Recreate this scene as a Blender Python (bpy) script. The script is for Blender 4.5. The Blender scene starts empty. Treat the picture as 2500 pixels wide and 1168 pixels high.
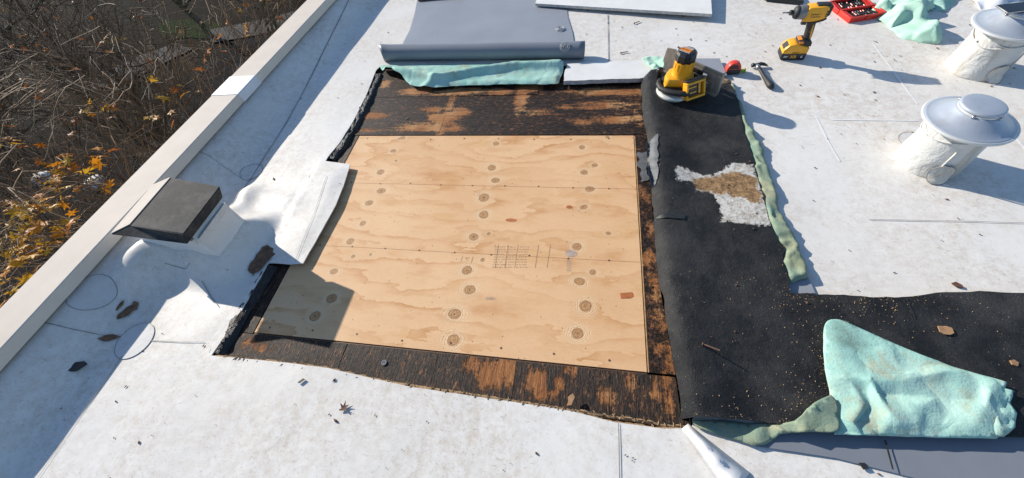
import bpy, bmesh, math, random
import numpy as np
from mathutils import Vector, Matrix, noise, geometry
random.seed(7)
RAD = math.radians
sc = bpy.context.scene
COL = sc.collection

# ------------------------------------------------------------------ camera
# rows = world X, Y, Z axes seen in camera space (x right, y down, z forward)
RW = np.array([[0.98332301, 0.04546728, -0.17609252],
               [0.13797805, -0.81729119, 0.5594615],
               [-0.11848168, -0.57442827, -0.80993472]])
RW[0] /= np.linalg.norm(RW[0])
RW[2] -= RW[0] * (RW[2] @ RW[0]); RW[2] /= np.linalg.norm(RW[2])
RW[1] = np.cross(RW[2], RW[0])
EYE = 1.4
cam = bpy.data.cameras.new('camera')
cam_o = bpy.data.objects.new('camera', cam); COL.objects.link(cam_o)
cm = Matrix.Identity(4)
for i in range(3):
    cm[i][0] = RW[i][0]; cm[i][1] = -RW[i][1]; cm[i][2] = -RW[i][2]
cm[2][3] = EYE
cam_o.matrix_world = cm
cam.sensor_width = 36; cam.lens = 36 * 945 / 2500.0
cam.clip_start = 0.02; cam.clip_end = 3000
sc.camera = cam_o

# ------------------------------------------------------------------ light
SUN_EL, SUN_AZ = 25.0, -64.0          # azimuth clockwise from +Y
w = bpy.data.worlds.new('World'); sc.world = w; w.use_nodes = True
wn = w.node_tree.nodes; wn.clear()
sky = wn.new('ShaderNodeTexSky'); sky.sky_type = 'NISHITA'; sky.sun_disc = False
sky.sun_elevation = RAD(SUN_EL); sky.sun_rotation = RAD(SUN_AZ)
sky.air_density = 1.0; sky.dust_density = 0.3; sky.ozone_density = 3.0
bg = wn.new('ShaderNodeBackground'); bg.inputs[1].default_value = 0.115
wo = wn.new('ShaderNodeOutputWorld')
w.node_tree.links.new(sky.outputs[0], bg.inputs[0]); w.node_tree.links.new(bg.outputs[0], wo.inputs[0])
sl = bpy.data.lights.new('sun', 'SUN'); sl.energy = 4.8; sl.angle = RAD(0.5); sl.color = (1.0, 0.93, 0.82)
so = bpy.data.objects.new('sun', sl); COL.objects.link(so)
sd = Vector((math.sin(RAD(SUN_AZ)) * math.cos(RAD(SUN_EL)), math.cos(RAD(SUN_AZ)) * math.cos(RAD(SUN_EL)), math.sin(RAD(SUN_EL))))
so.rotation_euler = sd.to_track_quat('Z', 'Y').to_euler(); so.location = sd * 50
sc.view_settings.view_transform = 'Standard'; sc.view_settings.look = 'None'
sc.view_settings.exposure = 0.55; sc.view_settings.gamma = 1.0
sc.render.engine = 'CYCLES'
sc.cycles.use_denoising = True

# ------------------------------------------------------------------ helpers
def W(px, py, z=0.0):
    """surveyed point of the photograph -> world point at height z"""
    d = RW @ np.array([(px - 1250) / 945.0, (py - 584) / 945.0, 1.0])
    t = (z - EYE) / d[2]
    return Vector((d[0] * t, d[1] * t, z))
def W2(px, py, z=0.0):
    p = W(px, py, z); return (p.x, p.y)
def poly(pts, z=0.0): return [W2(a, b, z) for a, b in pts]

class NT:
    """tiny node-tree writer"""
    def __init__(s, name, rough=0.6, metal=0.0, spec=0.5):
        s.m = bpy.data.materials.new(name); s.m.use_nodes = True
        s.t = s.m.node_tree; s.n = s.t.nodes
        s.b = s.n['Principled BSDF']
        s.b.inputs['Roughness'].default_value = rough; s.b.inputs['Metallic'].default_value = metal
        s.b.inputs['Specular IOR Level'].default_value = spec
        s._co = None
    def link(s, a, b): s.t.links.new(a, b)
    def put(s, inp, v):
        if isinstance(v, bpy.types.NodeSocket): s.link(v, inp)
        elif isinstance(v, (tuple, list)): inp.default_value = tuple(v) + ((1,) if len(v) == 3 and inp.type == 'RGBA' else ())
        else: inp.default_value = v
    def co(s, scale=(1, 1, 1), rot=0.0, kind='Object'):
        if s._co is None: s._co = s.n.new('ShaderNodeTexCoord')
        mp = s.n.new('ShaderNodeMapping'); mp.inputs['Scale'].default_value = scale; mp.inputs['Rotation'].default_value = (0, 0, rot)
        s.link(s._co.outputs[kind], mp.inputs[0]); return mp.outputs[0]
    def noise(s, scale, detail=3, rough=0.55, vec=None, dist=0.0):
        n = s.n.new('ShaderNodeTexNoise'); n.inputs['Scale'].default_value = scale; n.inputs['Detail'].default_value = detail
        n.inputs['Roughness'].default_value = rough; n.inputs['Distortion'].default_value = dist
        s.link(vec if vec is not None else s.co(), n.inputs['Vector']); return n.outputs['Fac']
    def vor(s, scale, vec=None, feature='F1', out='Distance'):
        n = s.n.new('ShaderNodeTexVoronoi'); n.feature = feature; n.inputs['Scale'].default_value = scale
        s.link(vec if vec is not None else s.co(), n.inputs['Vector']); return n.outputs[out]
    def ramp(s, fac, stops, interp='LINEAR'):
        r = s.n.new('ShaderNodeValToRGB'); r.color_ramp.interpolation = interp
        el = r.color_ramp.elements
        while len(el) < len(stops): el.new(0.5)
        for e, (p, c) in zip(el, stops):
            e.position = p; e.color = (c, c, c, 1) if not isinstance(c, (tuple, list)) else tuple(c) + (1,)
        s.link(fac, r.inputs[0]); return r.outputs[0]
    def mix(s, fac, a, b, mode='MIX'):
        n = s.n.new('ShaderNodeMix'); n.data_type = 'RGBA'; n.blend_type = mode
        s.put(n.inputs[0], fac); s.put(n.inputs[6], a); s.put(n.inputs[7], b); return n.outputs[2]
    def math(s, op, a, b=0.0, c=0.0, clamp=False):
        n = s.n.new('ShaderNodeMath'); n.operation = op; n.use_clamp = clamp
        s.put(n.inputs[0], a); s.put(n.inputs[1], b); s.put(n.inputs[2], c); return n.outputs[0]
    def step(s, v, edge, soft):
        n = s.n.new('ShaderNodeMapRange'); n.interpolation_type = 'SMOOTHSTEP'
        s.put(n.inputs[0], v); n.inputs[1].default_value = edge - soft; n.inputs[2].default_value = edge + soft; return n.outputs[0]
    def attr(s, name):
        n = s.n.new('ShaderNodeAttribute'); n.attribute_name = name; return n.outputs['Fac']
    def objrand(s):
        return s.n.new('ShaderNodeObjectInfo').outputs['Random']
    def bump(s, h, strength=0.3, dist=0.01):
        n = s.n.new('ShaderNodeBump'); n.inputs['Strength'].default_value = strength; n.inputs['Distance'].default_value = dist
        s.put(n.inputs['Height'], h); s.link(n.outputs[0], s.b.inputs['Normal']); return n
    def color(s, c): s.put(s.b.inputs['Base Color'], c); return s
    def rough(s, c): s.put(s.b.inputs['Roughness'], c); return s

MAT = {}
def simple(name, c, rough=0.5, metal=0.0, var=0.25, scale=40, bump=0.0, bscale=120, spec=0.5):
    t = NT(name, rough, metal, spec)
    d = tuple(x * (1 - var) for x in c); l = tuple(min(1, x * (1 + var * .6)) for x in c)
    t.color(t.ramp(t.noise(scale, 4, .6), [(.3, d), (.7, l)]))
    if bump: t.bump(t.noise(bscale, 3), bump, 0.004)
    MAT[name] = t.m; return t

class MB:
    """collects shapes, builds one mesh object"""
    def __init__(s): s.v = []; s.f = []; s.M = Matrix.Identity(4); s.attrs = {}
    def add(s, vs, fs):
        o = len(s.v); s.v += [s.M @ Vector(v) for v in vs]; s.f += [tuple(i + o for i in f) for f in fs]
    def box(s, c, size, rot=None, bev=0.0):
        bm = bmesh.new(); bmesh.ops.create_cube(bm, size=1)
        for v in bm.verts: v.co = Vector((v.co.x * size[0], v.co.y * size[1], v.co.z * size[2]))
        if bev: bmesh.ops.bevel(bm, geom=bm.edges[:], offset=bev, segments=2, affect='EDGES', profile=.5)
        m = Matrix.Translation(c)
        if rot is not None: m = m @ rot
        s.frombm(bm, m)
    def frombm(s, bm, m=Matrix.Identity(4)):
        bm.verts.ensure_lookup_table()
        for i, v in enumerate(bm.verts): v.index = i
        s.add([m @ v.co for v in bm.verts], [[v.index for v in f.verts] for f in bm.faces]); bm.free()
    def prism(s, pts, axis, a, b, bev=0.0):
        """polygon pts in the plane normal to axis ('y': (x,z); 'z': (x,y); 'x': (y,z)), extruded a..b"""
        def mk(p, t): return {'y': (p[0], t, p[1]), 'z': (p[0], p[1], t), 'x': (t, p[0], p[1])}[axis]
        bm = bmesh.new()
        va = [bm.verts.new(mk(p, a)) for p in pts]; vb = [bm.verts.new(mk(p, b)) for p in pts]
        n = len(pts)
        bm.faces.new(va); bm.faces.new(vb[::-1])
        for i in range(n): bm.faces.new((va[i], vb[i], vb[(i + 1) % n], va[(i + 1) % n]))
        bmesh.ops.recalc_face_normals(bm, faces=bm.faces)
        if bev: bmesh.ops.bevel(bm, geom=bm.edges[:], offset=bev, segments=2, affect='EDGES', profile=.5)
        s.frombm(bm)
    def tube(s, pts, rad, n=8, cap=True, flat=1.0):
        pts = [Vector(p) for p in pts]; rads = rad if isinstance(rad, (list, tuple)) else [rad] * len(pts)
        vs = []; fs = []; up = None
        for i, p in enumerate(pts):
            t = (pts[min(i + 1, len(pts) - 1)] - pts[max(i - 1, 0)])
            if t.length < 1e-9: t = Vector((0, 0, 1))
            t.normalize()
            if up is None: up = t.orthogonal().normalized() if abs(t.z) > .95 else Vector((0, 0, 1)).cross(t).normalized()
            up = (up - t * up.dot(t)); up = up.normalized() if up.length > 1e-6 else t.orthogonal().normalized()
            q = t.cross(up)
            for k in range(n):
                a = 2 * math.pi * k / n
                vs.append(p + (up * math.cos(a) * flat + q * math.sin(a)) * rads[i])
        for i in range(len(pts) - 1):
            for k in range(n):
                fs.append((i * n + k, i * n + (k + 1) % n, (i + 1) * n + (k + 1) % n, (i + 1) * n + k))
        if cap: fs.append(tuple(range(n))[::-1]); fs.append(tuple(range((len(pts) - 1) * n, len(pts) * n)))
        s.add(vs, fs)
    def lathe(s, prof, n=32, M=Matrix.Identity(4), wob=0.0, seed=0):
        vs = []; fs = []
        for i, (r, z) in enumerate(prof):
            for k in range(n):
                a = 2 * math.pi * k / n
                rr = r * (1 + wob * noise.noise((math.cos(a) * 1.5 + seed, math.sin(a) * 1.5, z * 14))) if wob else r
                vs.append(M @ Vector((rr * math.cos(a), rr * math.sin(a), z)))
        for i in range(len(prof) - 1):
            for k in range(n): fs.append((i * n + k, i * n + (k + 1) % n, (i + 1) * n + (k + 1) % n, (i + 1) * n + k))
        if prof[0][0] > 1e-6: fs.append(tuple(range(n))[::-1])
        if prof[-1][0] > 1e-6: fs.append(tuple(range((len(prof) - 1) * n, len(prof) * n)))
        s.add(vs, fs)
    def build(s, name, mat, parent=None, smooth=False, angle=None, origin=None):
        me = bpy.data.meshes.new(name)
        vs = s.v
        if origin is not None: vs = [v - Vector(origin) for v in vs]
        me.from_pydata([tuple(v) for v in vs], [], s.f); me.update()
        me.materials.append(MAT[mat])
        for k, a in s.attrs.items():
            at = me.attributes.new(k, 'FLOAT', 'POINT'); at.data.foreach_set('value', a)
        if smooth or angle:
            me.polygons.foreach_set('use_smooth', [True] * len(me.polygons))
            if angle: me.set_sharp_from_angle(angle=RAD(angle))
        o = bpy.data.objects.new(name, me); COL.objects.link(o)
        if origin is not None: o.location = origin
        if parent is not None: o.parent = parent
        return o

def tag(o, label=None, cat=None, group=None, kind=None):
    if label: o['label'] = label
    if cat: o['category'] = cat
    if group: o['group'] = group
    if kind: o['kind'] = kind
    return o
def empty(name, loc=(0, 0, 0), rz=0.0):
    o = bpy.data.objects.new(name, None); COL.objects.link(o); o.location = loc; o.rotation_euler = (0, 0, rz)
    o.empty_display_size = .05; return o
def text(name, body, size, M, mat, parent, squash=1.0):
    cu = bpy.data.curves.new('t', 'FONT'); cu.body = body; cu.size = size; cu.align_x = 'CENTER'; cu.align_y = 'CENTER'
    cu.extrude = 0.0002; cu.offset = size * 0.018
    to = bpy.data.objects.new('t', cu); COL.objects.link(to)
    dg = bpy.context.evaluated_depsgraph_get(); me = bpy.data.meshes.new_from_object(to.evaluated_get(dg))
    bpy.data.objects.remove(to); bpy.data.curves.remove(cu)
    me.transform(M); me.materials.clear(); me.materials.append(MAT[mat])
    o = bpy.data.objects.new(name, me); COL.objects.link(o); o.parent = parent; return o

def inpoly(x, y, P):
    c = False; j = len(P) - 1
    for i in range(len(P)):
        a, b = P[i], P[j]
        if (a[1] > y) != (b[1] > y) and x < (b[0] - a[0]) * (y - a[1]) / (b[1] - a[1]) + a[0]: c = not c
        j = i
    return c
def pdist(x, y, P, closed=True):
    d = 1e9
    for i in range(len(P) if closed else len(P) - 1):
        a = P[i]; b = P[(i + 1) % len(P)]
        ex, ey = b[0] - a[0], b[1] - a[1]; L = ex * ex + ey * ey
        t = max(0, min(1, ((x - a[0]) * ex + (y - a[1]) * ey) / L)) if L else 0
        d = min(d, math.hypot(x - a[0] - t * ex, y - a[1] - t * ey))
    return d
def sdist(x, y, P): return pdist(x, y, P) * (1 if inpoly(x, y, P) else -1)
def dens(P, step, jit=0.0, seed=0):
    out = []
    for i in range(len(P)):
        a = Vector(P[i]); b = Vector(P[(i + 1) % len(P)]); n = max(1, int((b - a).length / step))
        nr = Vector((-(b - a).y, (b - a).x)).normalized() if (b - a).length else Vector((0, 0))
        for k in range(n):
            p = a.lerp(b, k / n)
            if jit and k: p = p + nr * jit * noise.noise((p.x * 22 + seed, p.y * 22, seed * 3.1))
            out.append((p.x, p.y))
    return out
def dens_open(P, step):
    Q = dens(list(P) + [P[-1]], step); return Q + [tuple(P[-1])]
def cdt(outer, holes, pts):
    vs = []; ed = []
    for L in [outer] + holes:
        o = len(vs); vs += [Vector(p) for p in L]; ed += [(o + i, o + (i + 1) % len(L)) for i in range(len(L))]
    vs += [Vector(p) for p in pts]
    V, Ed, F, *_ = geometry.delaunay_2d_cdt(vs, ed, [], 0, 1e-6)
    V = [(v[0], v[1]) for v in V]
    keep = []
    for f in F:
        cx = sum(V[i][0] for i in f) / len(f); cy = sum(V[i][1] for i in f) / len(f)
        if inpoly(cx, cy, outer) and not any(inpoly(cx, cy, h) for h in holes): keep.append(tuple(f))
    used = sorted({i for f in keep for i in f}); mp = {u: i for i, u in enumerate(used)}
    return [V[u] for u in used], [tuple(mp[i] for i in f) for f in keep]
def grid(P, step, inset=0.35):
    xs = [p[0] for p in P]; ys = [p[1] for p in P]; out = []
    ny = int((max(ys) - min(ys)) / step) + 1; nx = int((max(xs) - min(xs)) / step) + 1
    for j in range(ny):
        for i in range(nx):
            x = min(xs) + (i + .5 * (j % 2) + .31) * step; y = min(ys) + (j + .37) * step
            if inpoly(x, y, P) and pdist(x, y, P) > step * inset: out.append((x, y))
    return out
def skirt(mb, th):
    cnt = {}
    for f in mb.f:
        for a, b in zip(f, f[1:] + f[:1]): cnt[(a, b)] = 1
    bd = [e for e in cnt if (e[1], e[0]) not in cnt]
    nsrc = []
    for a, b in bd:
        o = len(mb.v); d = Vector((0, 0, -th)); A, B = mb.v[a], mb.v[b]
        mb.v += [A.copy(), B.copy(), B + d, A + d]; mb.f.append((o + 3, o + 2, o + 1, o)); nsrc += [a, b, b, a]
    for k in mb.attrs: mb.attrs[k] += [mb.attrs[k][i] for i in nsrc]
def upface(mb):
    for i, f in enumerate(mb.f):
        a, b, c = (mb.v[k] for k in f[:3])
        if (b.x - a.x) * (c.y - a.y) - (b.y - a.y) * (c.x - a.x) < 0: mb.f[i] = tuple(f[::-1])
def sheet(name, outline, step, zf, mat, parent=None, thick=0.0, jit=0.0, seed=0, attrs=None, smooth=True):
    """a cloth/membrane: triangulated outline lifted by zf(x, y, distance_from_edge)"""
    P = dens(outline, step, jit, seed)
    V, F = cdt(P, [], grid(P, step))
    mb = MB(); mb.v = [Vector((x, y, zf(x, y, pdist(x, y, P)))) for x, y in V]; mb.f = list(F)
    for k, fn in (attrs or {}).items(): mb.attrs[k] = [fn(x, y) for x, y in V]
    upface(mb)
    if thick: skirt(mb, thick)
    return mb.build(name, mat, parent, smooth=smooth)
def sm(a, b, x):
    t = max(0, min(1, (x - a) / (b - a))); return t * t * (3 - 2 * t)
def nz(x, y, s, seed=0.0): return noise.noise((x * s + seed, y * s - seed * .7, seed * 1.3))

# ------------------------------------------------------------------ materials
def mk_white(name, base, dirt, amount, sheen_rough=.42, scratch=True):
    t = NT(name, sheen_rough, 0, .22)
    big = t.noise(2.4, 4, .6)
    mid = t.noise(26, 6, .78)
    fine = t.noise(85, 4, .7)
    smud = t.math('MULTIPLY', t.step(mid, .54, .20), t.step(big, .46, .22))
    c = t.mix(t.math('MULTIPLY', smud, amount * .75), base, dirt)
    c = t.mix(t.math('MULTIPLY', t.step(fine, .615, .04), t.math('MULTIPLY', t.step(big, .44, .18), .36 * amount + .05)), c, (.28, .205, .14))
    str_ = t.noise(38, 4, .7, t.co((1, 4, 1), .7), .8)
    c = t.mix(t.math('MULTIPLY', t.step(str_, .64, .03), t.math('MULTIPLY', t.step(t.noise(3.1, 3), .47, .1), .50 * amount + .04)), c, (.33, .26, .19))
    yel = t.noise(.9, 3, .5)
    c = t.mix(t.math('MULTIPLY', t.step(yel, .52, .2), .22), c, (.55, .49, .40))
    t.color(c)
    t.rough(t.ramp(big, [(.3, sheen_rough - .06), (.7, sheen_rough + .14)]))
    h = t.math('ADD', t.math('MULTIPLY', t.noise(14, 3, .5), 1.0), t.math('MULTIPLY', fine, .12))
    t.bump(h, .22, .006)
    MAT[name] = t.m
mk_white('membrane', (.71, .69, .655), (.44, .365, .28), 1.0, .46)
mk_white('membrane_flashing', (.66, .665, .67), (.45, .40, .35), .40, .40)
mk_white('membrane_patch', (.63, .63, .625), (.42, .37, .32), .8, .5)

t = NT('vent_wrap', .38)
c = t.mix(t.step(t.noise(5, 4), .58, .14), (.56, .555, .535), (.48, .45, .39))
c = t.mix(t.math('MULTIPLY', t.step(t.noise(9, 5, .75, t.co((3, 3, .6))), .57, .07), .45), c, (.33, .27, .19))
t.color(c); t.bump(t.noise(18, 4, .6, dist=.8), .6, .016); MAT['vent_wrap'] = t.m
simple('grey_membrane', (.19, .205, .235), .42, var=.10, scale=3, bump=.06, bscale=30, spec=.3)
simple('grey_membrane_pale', (.27, .285, .315), .46, var=.08, scale=3, bump=.1, bscale=60)
simple('torn_grey', (.115, .12, .125), .7, var=.4, scale=30, bump=.4)
simple('grey_ring', (.40, .41, .42), .4, var=.1)
simple('coping_paint', (.61, .54, .465), .7, var=.06, scale=9, spec=.06, bump=.04, bscale=200)
simple('coping_tape', (.62, .63, .66), .4, var=.05, scale=20, bump=.4, bscale=90)
simple('seam_line', (.25, .245, .24), .7, var=.4, scale=25)
simple('seam_pale', (.76, .76, .76), .4, var=.05)
t = simple('galvanised', (.40, .44, .50), .42, .35, var=.10, scale=9)
t.color(t.mix(t.math('MULTIPLY', t.step(t.noise(14, 6, .75), .56, .1), .35), (.41, .45, .51), (.30, .30, .29)))
simple('galvanised_lip', (.62, .62, .60), .38, .25, var=.08, scale=12)
t = simple('black_hood', (.036, .036, .038), .75, var=.5, scale=14, bump=.05, spec=.12)
t.color(t.mix(t.math('MULTIPLY', t.step(t.noise(7, 6, .75), .54, .12), .6), t.ramp(t.noise(60, 4, .7), [(.3, (.022, .022, .024)), (.7, (.045, .045, .047))]), (.105, .10, .095)))
simple('black_plastic', (.016, .016, .017), .38, var=.2, scale=60)
simple('black_rubber', (.022, .022, .023), .6, var=.2, scale=60, bump=.15)
simple('tool_yellow', (.78, .36, .015), .36, var=.10, scale=30)
simple('tool_grey', (.20, .20, .20), .34, .5, var=.15, scale=40)
simple('guard_silver', (.62, .60, .54), .36, .35, var=.15, scale=30)
simple('shoe_grey', (.24, .225, .20), .42, .3, var=.2, scale=40)
simple('print_white', (.75, .75, .74), .5, var=.03)
simple('print_orange', (.80, .25, .02), .5, var=.03)
simple('case_red', (.58, .025, .012), .38, var=.12, scale=30)
simple('tape_red', (.72, .045, .025), .4, var=.1, scale=40)
simple('tape_tab', (.35, .40, .03), .5, var=.1)
simple('steel', (.42, .42, .43), .30, .85, var=.2, scale=60)
simple('rust_nail', (.13, .07, .04), .6, .2, var=.3, scale=60)
simple('matt_bit', (.03, .03, .032), .85, var=.2, spec=.05)
simple('matt_steel', (.16, .16, .165), .8, var=.2, spec=.05)
simple('phone_glass', (.008, .008, .010), .06, var=.1)
simple('phone_rim', (.35, .35, .36), .25, .8, var=.1)
simple('brown_tear', (.17, .095, .055), .9, var=.5, scale=60, bump=.7, bscale=160)
simple('tan_chip', (.36, .20, .10), .8, var=.25, scale=50)
simple('sawdust', (.42, .27, .14), .9, var=.3, scale=150, bump=.8, bscale=260)
simple('dark_scrap', (.022, .024, .024), .6, var=.4, scale=40)
simple('dead_leaf', (.12, .05, .03), .7, var=.4, scale=50)
simple('white_board', (.71, .70, .67), .55, var=.10, scale=6, bump=.15, bscale=50)
simple('board_edge', (.50, .48, .45), .8, var=.3, scale=50, bump=.6, bscale=90)
simple('cut_edge', (.50, .29, .13), .8, var=.35, scale=60)
simple('torn_fibre', (.33, .21, .11), .95, var=.5, scale=70, bump=.8, bscale=200)

def mk_fleece(name, a, b, stain=.5):
    t = NT(name, 1.0, 0, .02)
    c = t.mix(t.step(t.noise(6, 4, .6), .55, .18), a, b)
    st = t.math('MULTIPLY', t.step(t.noise(10, 5, .7, dist=.4), .60, .12), stain)
    c = t.mix(st, c, (.36, .33, .22))
    c = t.mix(t.math('MULTIPLY', t.step(t.noise(120, 3, .7), .68, .05), .4 * stain), c, (.10, .085, .06))
    dm = t.step(t.math('ADD', t.attr('dirt'), t.math('MULTIPLY', t.math('SUBTRACT', t.noise(28, 5, .75), .5), .12)), .0, .03)
    c = t.mix(t.math('MULTIPLY', dm, t.attr('isdirty')), c, (.16, .24, .20))
    t.color(c); t.bump(t.math('ADD', t.math('ABSOLUTE', t.math('SUBTRACT', t.noise(5, 2, .5), .5)), t.math('MULTIPLY', t.noise(120, 3), .05)), .60, .05)
    MAT[name] = t.m
mk_fleece('fleece', (.31, .53, .46), (.41, .60, .52), .75)
mk_fleece('fleece_aged', (.205, .285, .215), (.29, .315, .20), .9)
mk_fleece('fleece_clean', (.38, .60, .48), (.46, .66, .53), .10)
mk_fleece('white_cloth', (.72, .73, .76), (.66, .68, .72), .05)

t = NT('black_felt', .62, 0, .22)                       # back of the peeled roofing
fine = t.noise(160, 4, .75); mid = t.noise(8, 5, .65)
c = t.mix(t.step(mid, .55, .2), (.010, .0105, .0115), (.030, .030, .031))
c = t.mix(t.math('MULTIPLY', t.step(t.noise(3.5, 5, .7), .56, .1), .5), c, (.060, .056, .052))
c = t.mix(t.math('MULTIPLY', t.step(fine, .655, .05), t.step(mid, .48, .12)), c, (.10, .075, .05))
c = t.mix(t.step(t.noise(230, 2, .6), .74, .02), c, (.42, .38, .32))
sd_w = t.math('ADD', t.attr('white'), t.math('MULTIPLY', t.math('SUBTRACT', t.noise(34, 5, .75), .5), .085))
wc = t.mix(t.step(t.noise(55, 4, .75), .52, .14), (.60, .58, .53), (.34, .30, .25))
c = t.mix(t.step(sd_w, 0, .004), c, wc)
sd_t = t.math('ADD', t.attr('tan'), t.math('MULTIPLY', t.math('SUBTRACT', t.noise(30, 5, .75), .5), .09))
tc = t.mix(t.step(t.noise(40, 5, .75), .5, .16), (.40, .25, .12), (.12, .065, .03))
c = t.mix(t.step(sd_t, 0, .006), c, tc)
c = t.mix(t.step(t.math('ADD', t.attr('saw'), t.math('MULTIPLY', t.math('SUBTRACT', t.noise(190, 4, .8), .5), .22)), 0.02, .01), c, (.36, .24, .13))
c = t.mix(t.step(t.math('ADD', t.attr('dark'), t.math('MULTIPLY', t.math('SUBTRACT', t.noise(90, 3, .7), .5), .01)), 0, .002), c, (.05, .035, .02))
t.color(c); t.rough(t.ramp(mid, [(.3, .52), (.7, .75)]))
t.bump(t.math('ADD', t.noise(240, 3, .7), t.math('MULTIPLY', t.noise(26, 5, .7), 2.2)), .7, .004); MAT['black_felt'] = t.m

def mk_deck(name, sc3):
    t = NT(name, .6, 0, .22)
    v = t.co(sc3)
    g = t.noise(30, 5, .7, v); g2 = t.noise(110, 3, .7, v); n = t.noise(15, 5, .7, v, .3)
    blk = t.mix(t.step(g2, .56, .12), (.008, .006, .005), (.058, .032, .020))
    blk = t.mix(t.math('MULTIPLY', t.step(t.noise(55, 5, .85, t.co(tuple(1 + (q_ - 1) * .5 for q_ in sc3))), .585, .05), t.step(n, .47, .12)), blk, (.24, .10, .038))
    bare = t.mix(t.step(g, .52, .16), (.36, .155, .055), (.20, .075, .028))
    bare = t.mix(t.step(g2, .62, .06), bare, (.05, .024, .012))
    bare = t.mix(t.step(t.noise(3, 3), .56, .1), bare, (.46, .25, .11))
    sdv = t.math('ADD', t.attr('bare'), t.math('MULTIPLY', t.math('SUBTRACT', n, .5), .11))
    sdv = t.math('ADD', sdv, t.math('MULTIPLY', t.math('SUBTRACT', t.noise(60, 5, .8), .5), .09))
    m = t.step(sdv, .0, .012)
    t.color(t.mix(m, blk, bare)); t.rough(t.mix(m, (.56, .56, .56), (.78, .78, .78)))
    t.bump(t.math('ADD', t.math('MULTIPLY', g2, .9), t.math('SUBTRACT', g, t.math('MULTIPLY', m, .8))), .9, .0035); MAT[name] = t.m
mk_deck('deck_tar_x', (.35, 2.2, 1)); mk_deck('deck_tar_y', (3.0, .30, 1)); mk_deck('deck_tar_blotch', (1.1, .9, 1))
t = NT('tar_edge', .45, 0, .5)
g = t.noise(26, 5, .75, t.co((2, .8, 1)))
c = t.mix(t.step(g, .6, .1), (.007, .007, .008), (.045, .030, .022))
t.color(c); t.bump(g, 1.0, .012); MAT['tar_edge'] = t.m

# plywood: bands follow the attribute 'wood' (grain that flows round the knots)
t = NT('plywood_face', .62, 0, .3)
wd = t.attr('wood'); kn = t.math('ADD', t.attr('knot'), t.math('MULTIPLY', t.math('SUBTRACT', t.noise(24, 3, .6), .5), .55))
gx = t.co((1.0, 9.0, 1))
fr = t.math('FRACT', t.math('ADD', t.math('MULTIPLY', wd, 8.5), t.math('MULTIPLY', t.noise(2.6, 5, .62, t.co((.55, 1.7, 1))), 5.0)))
band = t.ramp(fr, [(0, 0), (.55, .12), (.90, .75), (.965, 1), (1, 0)])
patch = t.step(t.noise(2.3, 4, .6, t.co((.8, 1.8, 1))), .52, .16)
c = t.mix(t.step(t.noise(2.0, 3), .5, .25), (.72, .465, .258), (.64, .385, .195))
c = t.mix(t.math('MULTIPLY', band, t.math('ADD', t.math('MULTIPLY', patch, .75), .20)), c, (.47, .205, .060))
c = t.mix(t.math('MULTIPLY', t.step(t.noise(70, 3, .6, gx), .58, .08), .26), c, (.45, .25, .11))
c = t.mix(t.math('MULTIPLY', t.step(t.noise(5, 5, .65, t.co((.45, 1.5, 1))), .60, .05), .40), c, (.56, .30, .11))
c = t.mix(t.math('MULTIPLY', t.step(t.noise(34, 3, .6, t.co((.5, 8, 1))), .72, .03), .55), c, (.27, .14, .06))
halo = t.step(t.math('MULTIPLY', kn, -1), -2.0, .8)
c = t.mix(t.math('MULTIPLY', halo, .50), c, (.74, .53, .32))
ring = t.ramp(t.math('FRACT', t.math('ADD', t.math('MULTIPLY', kn, 2.3), t.math('ADD', t.math('MULTIPLY', t.noise(60, 2), .5), t.math('MULTIPLY', t.noise(16, 4, .7), 4.5)))), [(0, 0), (.62, 0), (.8, 1), (1, 0)])
c = t.mix(t.math('MULTIPLY', t.math('MULTIPLY', ring, halo), .42), c, (.40, .20, .08))
kc = t.mix(t.step(t.noise(120, 3), .5, .15), (.48, .265, .115), (.37, .19, .08))
km = t.step(t.math('MULTIPLY', kn, -1), -1.0, .07)
c = t.mix(km, c, kc)
rim = t.step(t.math('ABSOLUTE', t.math('SUBTRACT', kn, 1.0)), .13, .06)
c = t.mix(t.math('MULTIPLY', t.math('SUBTRACT', 1.0, rim), .55), c, (.27, .14, .065))
c = t.mix(t.step(t.math('MULTIPLY', kn, -1), -.17, .05), c, (.08, .04, .02))
spk = t.vor(26)
c = t.mix(t.math('SUBTRACT', 1.0, t.step(spk, .065, .02)), c, (.22, .12, .06))
t.color(c)
t.bump(t.math('ADD', t.math('MULTIPLY', t.noise(70, 3, .6, gx), .5), t.math('MULTIPLY', t.math('MULTIPLY', ring, halo), -1.2)), .35, .003)
MAT['plywood_face'] = t.m
simple('ply_print', (.46, .275, .15), .7, var=.3, scale=90)
simple('ply_line', (.46, .20, .08), .7, var=.3, scale=30)
simple('ply_smudge', (.44, .33, .25), .7, var=.3, scale=50)
simple('ply_plug', (.42, .13, .035), .6, var=.3, scale=40)

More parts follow.
